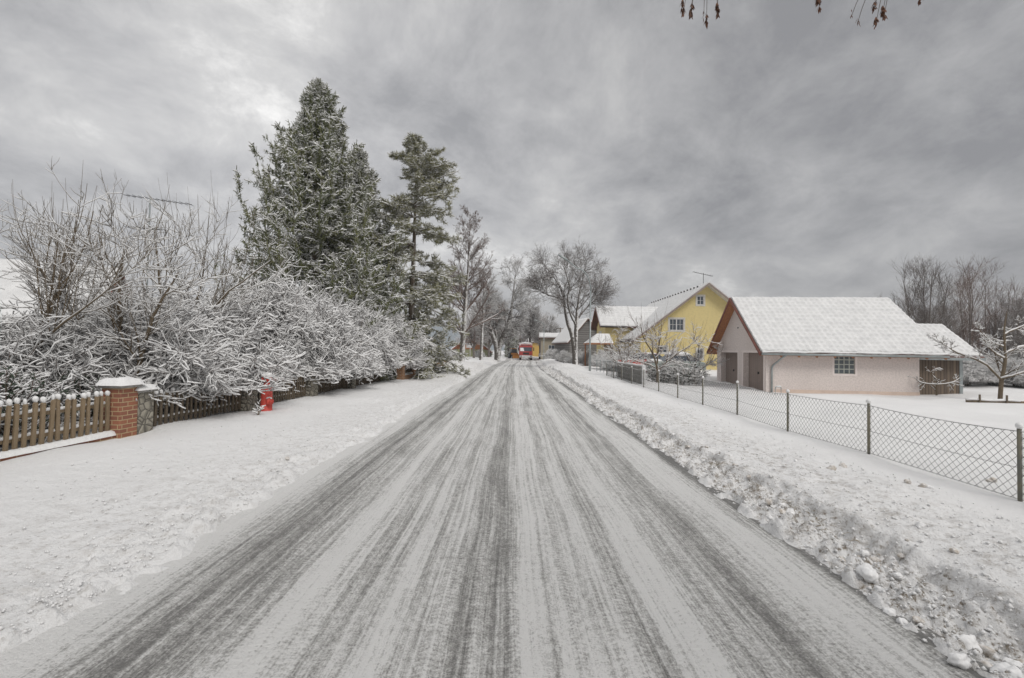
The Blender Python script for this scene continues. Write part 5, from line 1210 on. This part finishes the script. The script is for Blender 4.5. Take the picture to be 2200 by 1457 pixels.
# apple tree at right
ap = at(2148, 868, 20.5); ax0, az0 = ap.x, Hs(ap.x, 20.5) - .03
def rpl(pts): return [wpt(a, b, 20.5 + (c if len(q) > 2 else 0), ax0, 20.5, az0) for q in pts for a, b, c in [(q + (0,))[:3]]]
mainsR = [rpl([(2148, 872), (2150, 840), (2150, 815), (2160, 790), (2162, 760), (2155, 720), (2158, 690), (2165, 665)]),
          rpl([(2150, 815), (2130, 795), (2118, 778), (2095, 772), (2070, 765), (2045, 752), (2020, 735)]),
          rpl([(2150, 815, 0), (2175, 808, -.3), (2200, 800, -.4), (2225, 795, -.4)]),
          rpl([(2158, 760, 0), (2180, 750, .2), (2210, 742, .3), (2240, 735, .3)]),
          rpl([(2155, 745), (2130, 735), (2115, 722), (2100, 700)]),
          rpl([(2157, 770, 0), (2140, 760, -.4), (2118, 742, -.6), (2112, 725, -.7)]),
          rpl([(2156, 720), (2180, 708), (2200, 700), (2230, 690)])]
AR = make_tree('apple_tree', mainsR, [(.11, .10, .075, .045, .02), (.06, .05, .035, .015), (.05, .04, .02), (.05, .04, .02), (.04, .03, .015), (.04, .03, .015), (.04, .03, .015)],
               [L(8, .3, .98, 48, 18, .34, .4, .10, .18, 7, .5, rmin=.012), L(7, .15, 1, 45, 18, .5, .4, .08, .18, 5, .7, rmin=.009), L(4, .2, 1, 42, 14, .5, .4, .05, .15, 4, .8, rmin=.007)], 39, BARK, BARK, (.95, .012), ntr=12, rk=.78)
AR.location = (ax0, 20.5, az0); tag(AR, 'snow lined apple tree standing in the yard right of the shed', 'tree', 'fruit trees on the right side')
# fruit trees before the yellow house
mF = [[(0, 0, 0), (.05, 0, .7), (-.1, 0, 1.4), (-.4, 0, 2.0), (-.9, 0, 2.6), (-1.0, 0, 3.4)], [(0, 0, .6), (.4, 0, 1.1), (1.0, .1, 1.6), (1.7, 0, 2.0), (2.3, 0, 2.6)], [(0, 0, .8), (-.5, .2, 1.1), (-1.2, .2, 1.2), (-1.8, .1, 1.6)], [(0, 0, 1.1), (.1, .2, 1.9), (.3, .3, 2.8), (.3, .3, 3.7)]]
lvH = [L(7, .2, .98, 48, 14, .42, .3, .10, .10, 8, .5, rmin=.010, labs=1.3, tip=.3), L(6, .12, 1, 45, 14, .5, .4, .08, .13, 6, .7, rmin=.008, labs=.75, tip=.3), L(3, .15, 1, 42, 14, .5, .4, .08, .14, 4, .8, rmin=.006, labs=.4), SH(2, 1.2, 1), SH(6, 1.5, 0)]
Hh1 = make_tree('orchard_tree', mF, [(.11, .09, .06, .03), (.06, .05, .02), (.05, .04, .02), (.07, .05, .02)], lvH, 51, BARK, TWIG, (.8, .012), ntr=10, rk=.6, slv=3)
Hh2 = make_tree('orchard_tree', [[tuple(-v if i == 0 else v for i, v in enumerate(p_)) for p_ in q] for q in mF], [(.09, .07, .05, .02)] * 4, lvH, 52, BARK, TWIG, (.9, .014), ntr=10, rk=.55, slv=3)
q = gnd(1412, 815, 26); place(Hh1, q.x, 26, 0, 0, 1.0, 'bare wide fruit tree in front of the yellow gable', 'tree', 'fruit trees on the right side')
q = gnd(1338, 800, 30); place(Hh2, q.x, 30, 0, .5, .78, 'small snowy fruit tree by the house corner gutter, behind the block screen', 'tree', 'fruit trees on the right side')
o = copy_tree(Hh2); q = gnd(1492, 810, 30); place(o, q.x, 30, 0, 2.9, .72, 'snow lined fruit tree left of the garage eave', 'tree', 'fruit trees on the right side')
o = copy_tree(protos[1]); q = gnd(1300, 790, 40); place(o, q.x, 40, 0, 1, .55, 'snowy shrub below the porch roof', 'shrub', 'snowy shrubs by the yellow house')
o = copy_tree(protos[2]); q = gnd(1330, 795, 37); place(o, q.x, 37, 0, 2, .55, 'snowy shrub right of the porch', 'shrub', 'snowy shrubs by the yellow house')
for i, (px, Y, s, lab) in enumerate(((1212, 52, .42, 'round snowy bush left of the spreading tree trunk'), (1228, 49, .34, 'low snowy bush touching the spreading tree trunk'), (1190, 66, .55, 'snowy bush beside the far street lamp'), (1262, 50, .5, 'ivy like snowy shrub between spreading tree and porch'), (955, 75, .5, 'snowy hedge bush left of the red gabled house'), (972, 78, .45, 'snowy hedge bush touching the red gabled house'), (1030, 80, .4, 'small bush at the right corner of the red gabled house'), (1247, 62, .6, 'tall snowy shrub before the dark barn'))):
    o = copy_tree(protos[i % 3]); q = gnd(px, 770, Y); place(o, q.x, Y, 0, i * 1.1, s, lab, 'shrub', 'snowy bushes along the far street')
# small spruce far
sp_ = make_spruce('young_spruce', 44, 5.2, 2.2, 63, drape=.3)
q = gnd(1100, 765, 104); place(sp_, q.x, 104, 0, 0, 1.25, 'young dark spruce behind the orange vehicle at the bend', 'tree')
o = copy_tree(sp_); q = gnd(1037, 760, 96); place(o, q.x, 96, 0, 1, 1.3, 'young dark spruce just right of the red gabled house', 'tree')
# juniper mound
jn = make_hedge(7, 2.4, 1.1, .85, 60); q = gnd(1455, 812, 27.5)
place(jn, q.x, 27.5, 0, R(10), 1.15, 'low juniper mound covered in snow in front of the parked cars', 'shrub')

# ------------------------------------------------------------------ street lamps and pole
def lamp(px, py, Y, top_py, head_px, head_py, label, r=.07):
    b = at(px, py, Y); z = Hs(b.x, Y); root = empty('street_lamp', (b.x, Y, z), 0, label, 'street lamp', 'curved arm street lamps along the road')
    T_ = at(px, top_py, Y); He = at(head_px, head_py, Y)
    h1 = T_.z - z; hx_, hz_ = He.x - b.x, He.z - z
    MB().tube([(0, 0, -.2), (0, 0, 1.2), (0, 0, 1.25), (0, 0, h1)], [r * 1.15, r * 1.1, r * .85, r * .75], 10).build('pole', METAL, root, True)
    q = [(0, 0, h1)]
    for t in np.linspace(.12, 1, 9):
        aa = t * PI / 2
        q.append((hx_ * .42 * (1 - math.cos(aa)) + 0, 0, h1 + (hz_ - h1) * .62 * math.sin(aa)))
    ex = (hx_ * .74, 0, h1 + (hz_ - h1) * .86); q.append(ex)
    MB().tube(q, r * .6, 8).build('arm', METAL, root, True)
    d = Vector((hx_ - ex[0], 0, hz_ - ex[2])).normalized(); a0 = Vector(ex) - d * .1; a1 = Vector((hx_, 0, hz_))
    MB().tube([a0, a0.lerp(a1, .15), a0.lerp(a1, .6), a1], [r * .7, r * 1.2, r * 1.2, r * .7], 8).build('lamp_head', METAL, root, True)
    return root
lamp(1267, 803, 32, 625, 1199, 547, 'nearest street lamp with a long arm reaching left over the road')
lamp(1168, 770, 72, 700, 1147, 687, 'farther street lamp right of the red lorry')
pp = gnd(1203, 760, 82); up_ = empty('utility_pole', pp, 0, 'plain utility pole with a crossbar behind the beige building', 'pole')
ht = at(1203, 704, 82).z - pp.z
MB().tube([(0, 0, -.3), (0, 0, ht)], .10, 8).build('pole', PICKETD, up_, True); MB().tube([(-.7, 0, ht - .15), (.7, 0, ht - .15)], .05, 6).build('crossbar', PICKETD, up_, True)
for i, (px, pt_) in enumerate(((2177, 637), (2191, 652))):
    q = gnd(px, 800, 60); r_ = empty('mast_pole', q, 0, ['taller thin mast beyond the right hand trees', 'shorter mast with a crossbar at the right edge'][i], 'pole')
    ht = at(px, pt_, 60).z - q.z; MB().tube([(0, 0, -.3), (0, 0, ht)], .05, 6).build('pole', METAL, r_, True); MB().tube([(-.4 * (i + .2), 0, ht - .3), (.4 * (i + .2), 0, ht - .3)], .05, 6).build('crossbar', METAL, r_, True)
# sign on posts by the red gabled house
q = gnd(1010, 758, 84); sg = empty('hoop_board', q, 0, 'white backboard on a post in front of the red gabled house', 'board')
MB().tube([(0, 0, -.2), (0, 0, 2.0)], .06, 6).build('post', WHITEP, sg, True); MB().box((-.7, -.08, 1.75), (.7, -.02, 2.45)).build('board', WHITEP, sg)
MB().tube([(-1.0, 0, 2.5), (1.0, 0, 2.5)], .09, 6).build('snow_cap', SNOW, sg, True)

# ------------------------------------------------------------------ vehicles
def wheel(root, x, y, z, r, w):
    o = MB().tube([(x - w / 2, y, z), (x + w / 2, y, z)], r, 16).build('wheel', BLACK, root, True)
    MB().tube([(x - w / 2 - .01, y, z), (x + w / 2 + .01, y, z)], r * .55, 12).build('rim', METAL, o, True)
LRED = simple('lorry_red_paint', (0.42, 0.05, 0.045), (0.33, 0.05, 0.045), 3, .6)
def lorry():
    q = at(1130, 772, 76); z = 0.03
    root = empty('red_lorry', (q.x, 76, z), 0, 'red lorry with snow on its roof coming along the road', 'lorry')
    w = 1.08
    prof = [(0.0, .55), (0.0, 1.35), (.12, 1.45), (.32, 2.25), (.55, 2.45), (2.0, 2.5), (2.0, .55)]
    MB().prism([(-w, y, zz_) for y, zz_ in prof], (2 * w, 0, 0)).build('cab', LRED, root, bevel=.05)
    MB().prism([(-w + .14, .095, 1.50), (w - .14, .095, 1.50), (w - .14, .275, 2.15), (-w + .14, .275, 2.15)], (0, -.02, 0)).build('windscreen', GLASS, root)
    MB().prism([(-w + .1, .07, 1.5), (-.3, .07, 1.5), (-.45, .20, 2.05), (-w + .1, .20, 2.05)], (0, -.02, 0)).build('snow_on_glass', SNOW, root)
    MB().box((-.5, -.03, .95), (.5, .02, 1.28)).build('grille', BLACK, root)
    MB().box((-w, -.12, .45), (w, .0, .80)).build('bumper', WHITEP, root, bevel=.03)
    for s in (-1, 1):
        MB().tube([(s * .82, -.15, .66), (s * .82, -.11, .66)], .11, 12).build('headlight', GLASS, root)
        m_ = MB().tube([(s * w, .3, 2.1), (s * (w + .2), .2, 2.1)], .02, 6).box((s * (w + .12), .14, 1.55), (s * (w + .27), .2, 2.1)); m_.build('mirror', BLACK, root)
        for y in (.85, 4.6): wheel(root, s * .92, y, .42, .42, .26)
    MB().box((-w - .03, 2.15, .75), (w + .03, 6.2, 2.85)).build('cargo_box', LRED, root, bevel=.04)
    MB().box((-w - .03, 2.12, 2.35), (w + .03, 2.149, 2.86)).build('box_front_band', WHITEP, root)
    MB().blob((0, 4.1, 2.88), (1.12, 2.1, .17), 3, 14, 6, .06).build('roof_snow', SNOW, root, True)
    MB().blob((0, 1.2, 2.48), (1.0, .75, .14), 4, 14, 6, .08).build('roof_snow', SNOW, root, True)
    MB().box((-.9, .4, 2.5), (.9, .6, 2.62)).build('marker_bar', LRED, root)
lorry()
def car(px, Y, rz_, mat, label, snowy=.08, name='parked_car', py=790):
    q = gnd(px, py, Y); root = empty(name, (q.x, Y, q.z), rz_, label, 'car', 'parked cars')
    pr = [(-2.0, .35), (-2.05, .65), (-1.95, .90), (-1.0, .98), (1.75, .98), (2.05, .90), (2.1, .5), (2.05, .35)]
    MB().prism([(x, -.82, z) for x, z in pr], (0, 1.64, 0)).build('body', mat, root, bevel=.08)
    cb_ = [(-1.05, .98), (-.45, 1.42), (.95, 1.45), (1.75, .98)]
    c_ = MB(); n = 4
    a_ = [(x, -.74, z) if z < 1 else (x, -.60, z) for x, z in cb_]; b_ = [(x, -y, z) for x, y, z in a_]
    c_.add(a_ + b_, [(0, 1, 2, 3), (7, 6, 5, 4), (0, 4, 5, 1), (1, 5, 6, 2), (2, 6, 7, 3), (3, 7, 4, 0)]); c_.build('cabin', GLASS, root, bevel=.04)
    MB().box((-.42, -.6, 1.43), (.92, .6, 1.46)).build('roof', mat, root)
    for x in (-1.3, 1.3):
        for y in (-.74, .74):
            o = MB().tube([(x, y - .1, .32), (x, y + .1, .32)], .32, 16).build('wheel', BLACK, root, True)
            MB().tube([(x, y - .11, .32), (x, y + .11, .32)], .18, 10).build('rim', METAL, o, True)
    MB().blob((.25, 0, 1.46), (.95, .7, snowy * 1.6), 3, 14, 6, .06).build('roof_snow', SNOW, root, True)
    MB().blob((-1.5, 0, .97), (.55, .76, snowy), 5, 14, 6, .06).build('bonnet_snow', SNOW, root, True)
    for s in (-1, 1): MB().box((-2.07, s * .6 - .16, .62), (-2.0, s * .6 + .16, .8)).build('headlight', WHITEP, root)
    return root
car(1383, 36, R(25), REDP, 'red car behind the bare fruit tree, between screen wall and juniper', .06)
car(1448, 34, R(5), simple('green_grey_paint', (.30, .34, .32), (.24, .28, .27), 4, .5), 'pale green grey car under thick snow behind the juniper mound', .16)
car(1172, 78, R(75), WHITEP, 'snow covered car parked beside the far street lamp', .16, py=770)
def small_digger(px, Y):
    q = gnd(px, 765, Y); root = empty('orange_tractor', (q.x, Y, q.z), R(20), 'small orange municipal tractor parked left of the lorry', 'tractor')
    MB().box((-.5, -.7, .45), (.5, .5, 1.05)).build('bonnet', ORANGEP, root, bevel=.06); MB().box((-.6, .5, .5), (.6, 1.7, 1.15)).build('chassis', ORANGEP, root, bevel=.05)
    MB().box((-.55, .55, 1.15), (.55, 1.6, 1.95)).build('cab_glass', GLASS, root); MB().box((-.62, .48, 1.95), (.62, 1.68, 2.05)).build('cab_roof', ORANGEP, root)
    MB().prism([(-1.0, -1.3, .1), (1.0, -1.3, .1), (1.0, -1.15, .7), (-1.0, -1.15, .7)], (0, .06, 0)).build('plough_blade', ORANGEP, root)
    for s in (-1, 1): wheel(root, s * .7, -.3, .38, .38, .25); wheel(root, s * .78, 1.2, .6, .6, .32)
small_digger(1107, 92)
# planks near apple tree
q = gnd(2130, 862, 20.0); pl_ = empty('timber_edging', (q.x - 1.0, 20.1, q.z), R(-10), 'grey timber edging boards half sunk in snow beside the apple tree', 'planks')
MB().box((0, -.03, -.1), (2.1, .03, .11)).build('board', PICKETD, pl_)
for x in (.45, 1.45): MB().box((x, -.07, -.1), (x + .06, -.03, .34)).build('stake', PICKETD, pl_)
MB().box((2.0, -.05, -.1), (3.3, .01, .10)).build('board', PICKET, pl_)
MB().tube([(x, .0, .12 + .015 * math.sin(x * 5)) for x in np.linspace(0, 3.3, 16)], .055, 6).build('snow_cap', SNOW, pl_, True)
# espalier in front of the shed
es = make_tree('espalier', [[(0, 0, 0), (0, 0, .9)], [(0, 0, .55), (-.9, 0, .62), (-1.1, 0, .9)], [(0, 0, .55), (.9, 0, .65), (1.2, 0, .95)], [(0, 0, .8), (-.4, 0, 1.2), (.2, 0, 1.4)]], [(.04, .025), (.025, .012), (.025, .012), (.025, .012)],
               [L(7, .2, 1, 50, 15, .5, .3, .1, .15, 5, .6, rmin=.008), L(4, .2, 1, 45, 15, .5, .3, .05, .15, 4, .7, rmin=.007)], 61, BARK, BARK, (1.0, .014), ntr=7)
q = gnd(2012, 845, 23.0); place(es, q.x, 23.0, 0, 0, 1.0, 'snowy espaliered fruit bush against the boards of the shed', 'shrub')
# sprig beside hydrant
sp2 = make_tree('garden_sprig', [[(0, 0, 0), (.02, 0, .3)], [(0, 0, 0), (-.08, 0, .2)], [(0, 0, 0), (.07, .05, .22)]], [(.008, .004)] * 3, [L(6, .2, 1, 50, 15, .5, .3, .1, .15, 4, .9, rmin=.005)], 62, BARK, HEDGE, (1.2, .012), ntr=5)
q = gnd(545, 890, 10.3); place(sp2, q.x + .1, 10.3, 0, 0, 1.1, 'small snow clad sprig poking out of the pavement left of the hydrant', 'plant')

# ------------------------------------------------------------------ maple standing beside the camera, its hanging seeds reach into the top of the picture
mp = empty('maple_tree', (5.0, -3.0, Hs(5.0, -3.0)), 0, 'maple with dry brown seed clusters hanging into the top of the picture', 'tree')
rng = np.random.default_rng(5)
trk = [resample([(0, 0, -.2), (.05, .1, 2), (-.1, .4, 4.2), (-.2, .8, 7.5)], 10)]
o0 = np.array([5.0, -3.0, Hs(5.0, -3.0)])
def wl(px, py, Y): return np.array(at(px, py, Y)) - o0
tips = [(1470, -60, 3.9), (1520, -70, 3.7), (1755, -80, 3.6), (1850, -40, 3.4), (1890, -30, 3.4), (1975, -60, 3.5)]
lim = [resample([(-.08, .35, 3.4), tuple((wl(1900, -330, 1.6))), tuple(wl(1850, -200, 2.9)), tuple(wl(1700, -120, 3.8)), tuple(wl(1500, -90, 4.0)), tuple(wl(1380, -95, 4.2))], 16),
       resample([tuple(wl(1900, -330, 1.6)), tuple(wl(1950, -200, 2.7)), tuple(wl(1960, -90, 3.5)), tuple(wl(2010, -60, 4.1))], 16)]
mesh_arrays('trunk', *tubes(np.array(trk), np.linspace(.2, .08, 10)[None], 10), STREETBARK, mp)
LP = np.array(lim); LR = np.stack([np.linspace(.045, .004, 16), np.linspace(.02, .004, 16)])
up3 = grow(np.array(trk), np.linspace(.2, .08, 10)[None], 16, .5, 1, 45, 10, .5, .3, .15, .1, 8, .4, rng, rmin=.03)
up4 = grow(*up3, 8, .2, 1, 45, 10, .4, .3, .1, .1, 6, .5, rng, rmin=.012)
mesh_arrays('branches', *join([tubes(LP, LR, 7), tubes(*up3, 5), tubes(*up4, 3)]), FARBARK, mp)
tw = []; twr = []
seeds = [(1466, 12, 3.9), (1468, 30, 3.9), (1487, 14, 3.85), (1484, 30, 3.85), (1518, 45, 3.7), (1512, 35, 3.72), (1543, 30, 3.7), (1541, 16, 3.7), (1760, 12, 3.6), (1757, 4, 3.6), (1829, 36, 3.4), (1843, 48, 3.4), (1879, 15, 3.4), (1900, 35, 3.4), (1897, 25, 3.4), (1882, 52, 3.4), (1976, 0, 3.5), (1756, -6, 3.6)]
def nearest(p):
    A = LP.reshape(-1, 3); return A[np.argmin(np.linalg.norm((A - p) * np.array([1, 1, .3]), axis=1))]
rnd = random.Random(3)
for px, py, Y in seeds:
    e_ = wl(px, py, Y); s0 = nearest(e_ + np.array([0, 0, .2])); mid = np.array([(e_[0] * .8 + s0[0] * .2), (e_[1] * .8 + s0[1] * .2), s0[2] * .55 + e_[2] * .45])
    tw.append(resample([tuple(s0), tuple(mid), tuple(e_)], 7)); twr.append(np.linspace(.004, .0022, 7))
    bare = px in (1829, 1843, 1512); sd = MB()
    for k in range(4 if bare else 13):
        a_ = rnd.uniform(0, 2 * PI); z0 = rnd.uniform(-.01, .06); b0 = Vector(e_) + Vector((0, 0, z0)); l_ = rnd.uniform(.03, .058)
        d = Vector((math.cos(a_) * .45, math.sin(a_) * .45, -1)).normalized(); side = Vector((-math.sin(a_), math.cos(a_), 0)) * (.003 if bare else .008)
        p1 = b0 + d * l_ * .5 + side; p2 = b0 + d * l_; p3 = b0 + d * l_ * .5 - side; tn = d.cross(side).normalized() * .0012
        sd.add([b0, p1, p2, p3, b0 + tn, p1 + tn, p2 + tn, p3 + tn], [(0, 1, 2, 3), (7, 6, 5, 4), (0, 4, 5, 1), (1, 5, 6, 2), (2, 6, 7, 3), (3, 7, 4, 0)])
    sd.build('seed_cluster', LEAF, mp)
pass
mesh_arrays('hanging_twigs', *tubes(np.array(tw), np.array(twr), 4), FARBARK, mp)

# ------------------------------------------------------------------ snow lumps thrown up by the plough
rnd = random.Random(8)
def lump_mesh(seed, mat):
    rng = np.random.default_rng(seed); nu, nv = 32, 20
    th = np.linspace(0, PI, nv); ph = np.linspace(0, 2 * PI, nu, endpoint=False); PH, TH = np.meshgrid(ph, th)
    d = np.stack([np.sin(TH) * np.cos(PH), np.sin(TH) * np.sin(PH), np.cos(TH)], -1)
    r_ = 1 + .28 * vn(d[..., 0] * 1.7 + seed, d[..., 1] * 1.7 + d[..., 2] * 1.3, seed) + .16 * vn(d[..., 0] * 3.4 + seed, d[..., 1] * 3.4 + d[..., 2] * 3, seed + 3) + .06 * vn(d[..., 0] * 11 + seed, d[..., 1] * 11 + d[..., 2] * 9, seed + 5)
    r_[0] = r_[0].mean(); r_[-1] = r_[-1].mean()
    V = (d * r_[..., None] * np.array([1, .85, .7])).reshape(-1, 3)
    j = np.arange(nv - 1)[:, None] * nu; i = np.arange(nu)[None, :]
    Q = np.stack([j + i, j + nu + i, j + nu + (i + 1) % nu, j + (i + 1) % nu], -1).reshape(-1, 4)
    return mesh_arrays('snow_lump', V, Q, mat)
big = [lump_mesh(1, CLEAN), lump_mesh(2, CLEAN), lump_mesh(3, LUMP), lump_mesh(4, LUMP)]
spots = [(2072, 1345, .085, 0), (1868, 1235, .07, 1), (1912, 1288, .045, 0), (1940, 1310, .03, 1), (2060, 1395, .055, 0), (1655, 1117, .028, 1), (2165, 1420, .06, 0), (2020, 1340, .035, 1), (2180, 1380, .05, 1), (2115, 1385, .045, 2), (1787, 1018, .055, 2), (1811, 1008, .05, 2), (1950, 1043, .04, 3), (1982, 1050, .04, 2), (2000, 1052, .035, 1), (1975, 1150, .04, 1), (1710, 1003, .03, 0), (2130, 1030, .05, 3), (2050, 1205, .03, 2), (1690, 1118, .02, 0), (1725, 1140, .02, 0), (617, 988, .03, 2)]
lab = {0: 'thick clean white chunk of ploughed snow on the right verge', 2: 'brownish dirty snow lump lying on the right verge'}
ul = set()
for i, (px, py, s, k_) in enumerate(spots):
    d = R3 @ Vector(((px - 1100) / F, -(py - 728.5) / F, -1)); t = (.10 - EYE) / d.z; Pp = Vector((0, 0, EYE)) + d * t
    if px < 1000: k_ = 2
    o = big[k_] if k_ not in ul else big[k_].copy()
    if k_ in ul: COL.objects.link(o)
    ul.add(k_)
    o.location = (Pp.x, Pp.y, Hs(Pp.x, Pp.y) + s * .35); o.scale = (s, s, s); o.rotation_euler = (rnd.uniform(-.4, .4), rnd.uniform(-.4, .4), rnd.uniform(0, 6))
    tag(o, (lab[0] if k_ < 2 else lab[2]) if px > 1000 else 'lone small grey lump on the left snow strip beside the road', 'snow lump', 'snow lumps thrown up by the plough')
rl = random.Random(21)
for i in range(46):
    y = 2.15 * (9 / 2.15) ** rl.random(); x = rl.gauss(2.86, .17); k_ = rl.choice((0, 1, 1, 2, 3)); sz = rl.uniform(.018, .05) * (1 if y < 5 else .8)
    o = big[k_].copy(); COL.objects.link(o); o.location = (x, y, Hs(x, y) + sz * .25); o.scale = (sz, sz * rl.uniform(.7, 1.2), sz * rl.uniform(.6, 1)); o.rotation_euler = (rl.uniform(-.6, .6), rl.uniform(-.6, .6), rl.uniform(0, 6))
    tag(o, lab[0] if k_ < 2 else lab[2], 'snow lump', 'snow lumps thrown up by the plough')
# dry grass showing in the cut of the verge
rg_ = np.random.default_rng(15); n_ = 1500; gy = 2.2 * (16 / 2.2) ** rg_.uniform(0, 1, n_); gy = gy[vn(gy * 1.7, 0 * gy, 91) > -.05]; n_ = len(gy)
gx = 3.02 + .12 * vn(gy * 1.1, 0 * gy, 5) + rg_.normal(0, .05, n_) - .02
b0 = np.stack([gx, gy, H(gx, gy) - .02], -1); d_ = norm(np.stack([rg_.normal(-.55, .35, n_), rg_.normal(0, .4, n_), rg_.uniform(.3, 1.0, n_)], -1)); l_ = rg_.uniform(.04, .12, n_)
q_ = np.linspace(0, 1, 4)[None, :, None]; GP = b0[:, None] + d_[:, None] * q_ * l_[:, None, None]; GP[..., 2] -= (q_[..., 0] ** 2) * l_[:, None] * .5
go = mesh_arrays('dry_grass', *tubes(GP, np.array([.0022, .002, .0015, .0005])[None] * np.ones((n_, 1)), 3), simple('dry_grass_straw', (.30, .23, .12), (.17, .13, .08), 30, .9)); tag(go, 'dry brown grass poking out of the cut snow bank beside the road', 'grass', kind='stuff')
# uncountable crumbs
rng = np.random.default_rng(77); N = 9000
yy = 2.0 * (17 / 2.0) ** rng.uniform(0, 1, N); xx = np.where(rng.uniform(size=N) < .62, rng.normal(2.78, .22, N), rng.uniform(3.1, 5.2, N)) ; xx = np.clip(xx, 2.35, 5.4)
nl = 5000; yl = 2.6 * (16 / 2.6) ** rng.uniform(0, 1, nl); xl = -2.75 - np.where(rng.uniform(size=nl) < .5, np.abs(rng.normal(0, .35, nl)), rng.uniform(0, 2.9, nl))
yy = np.r_[yy, yl]; xx = np.r_[xx, xl]; N = len(yy)
rs = (.005 + .017 * rng.uniform(size=N) ** 5) * np.where(xx < 0, .8, 1.0)
ico = np.array([(0, 0, 1), (.9, 0, .2), (.25, .85, .15), (-.75, .5, .2), (-.7, -.55, .15), (.3, -.85, .2), (0, 0, -.6)]); fi = np.array([(0, 1, 2), (0, 2, 3), (0, 3, 4), (0, 4, 5), (0, 5, 1), (6, 2, 1), (6, 3, 2), (6, 4, 3), (6, 5, 4), (6, 1, 5)])
zz3 = H(xx, yy)
V = np.stack([xx, yy, zz3 + rs * .4], -1)[:, None, :] + ico[None] * rs[:, None, None] * rng.uniform(.7, 1.3, (N, 7, 3))
Q = (np.arange(N)[:, None, None] * 7 + fi[None]).reshape(-1, 3)
cr = mesh_arrays('snow_crumbs', V.reshape(-1, 3), Q, SNOW); tag(cr, 'loose snow crumbs scattered along both road edges', 'snow crumbs', kind='stuff')

# ------------------------------------------------------------------ thin winter haze
hm = bpy.data.materials.new('haze'); hm.use_nodes = True; hn = hm.node_tree; hn.nodes.clear()
hv = hn.nodes.new('ShaderNodeVolumePrincipled'); hv.inputs['Density'].default_value = 0.0006; hv.inputs['Color'].default_value = (0.93, 0.95, 1.0, 1)
ho = hn.nodes.new('ShaderNodeOutputMaterial'); hn.links.new(hv.outputs[0], ho.inputs['Volume'])
hz_ = MB().box((-960, -40, -6), (960, 1620, 66)).build('haze', hm); tag(hz_, 'thin pale winter haze over the far end of the street', 'haze', kind='stuff')
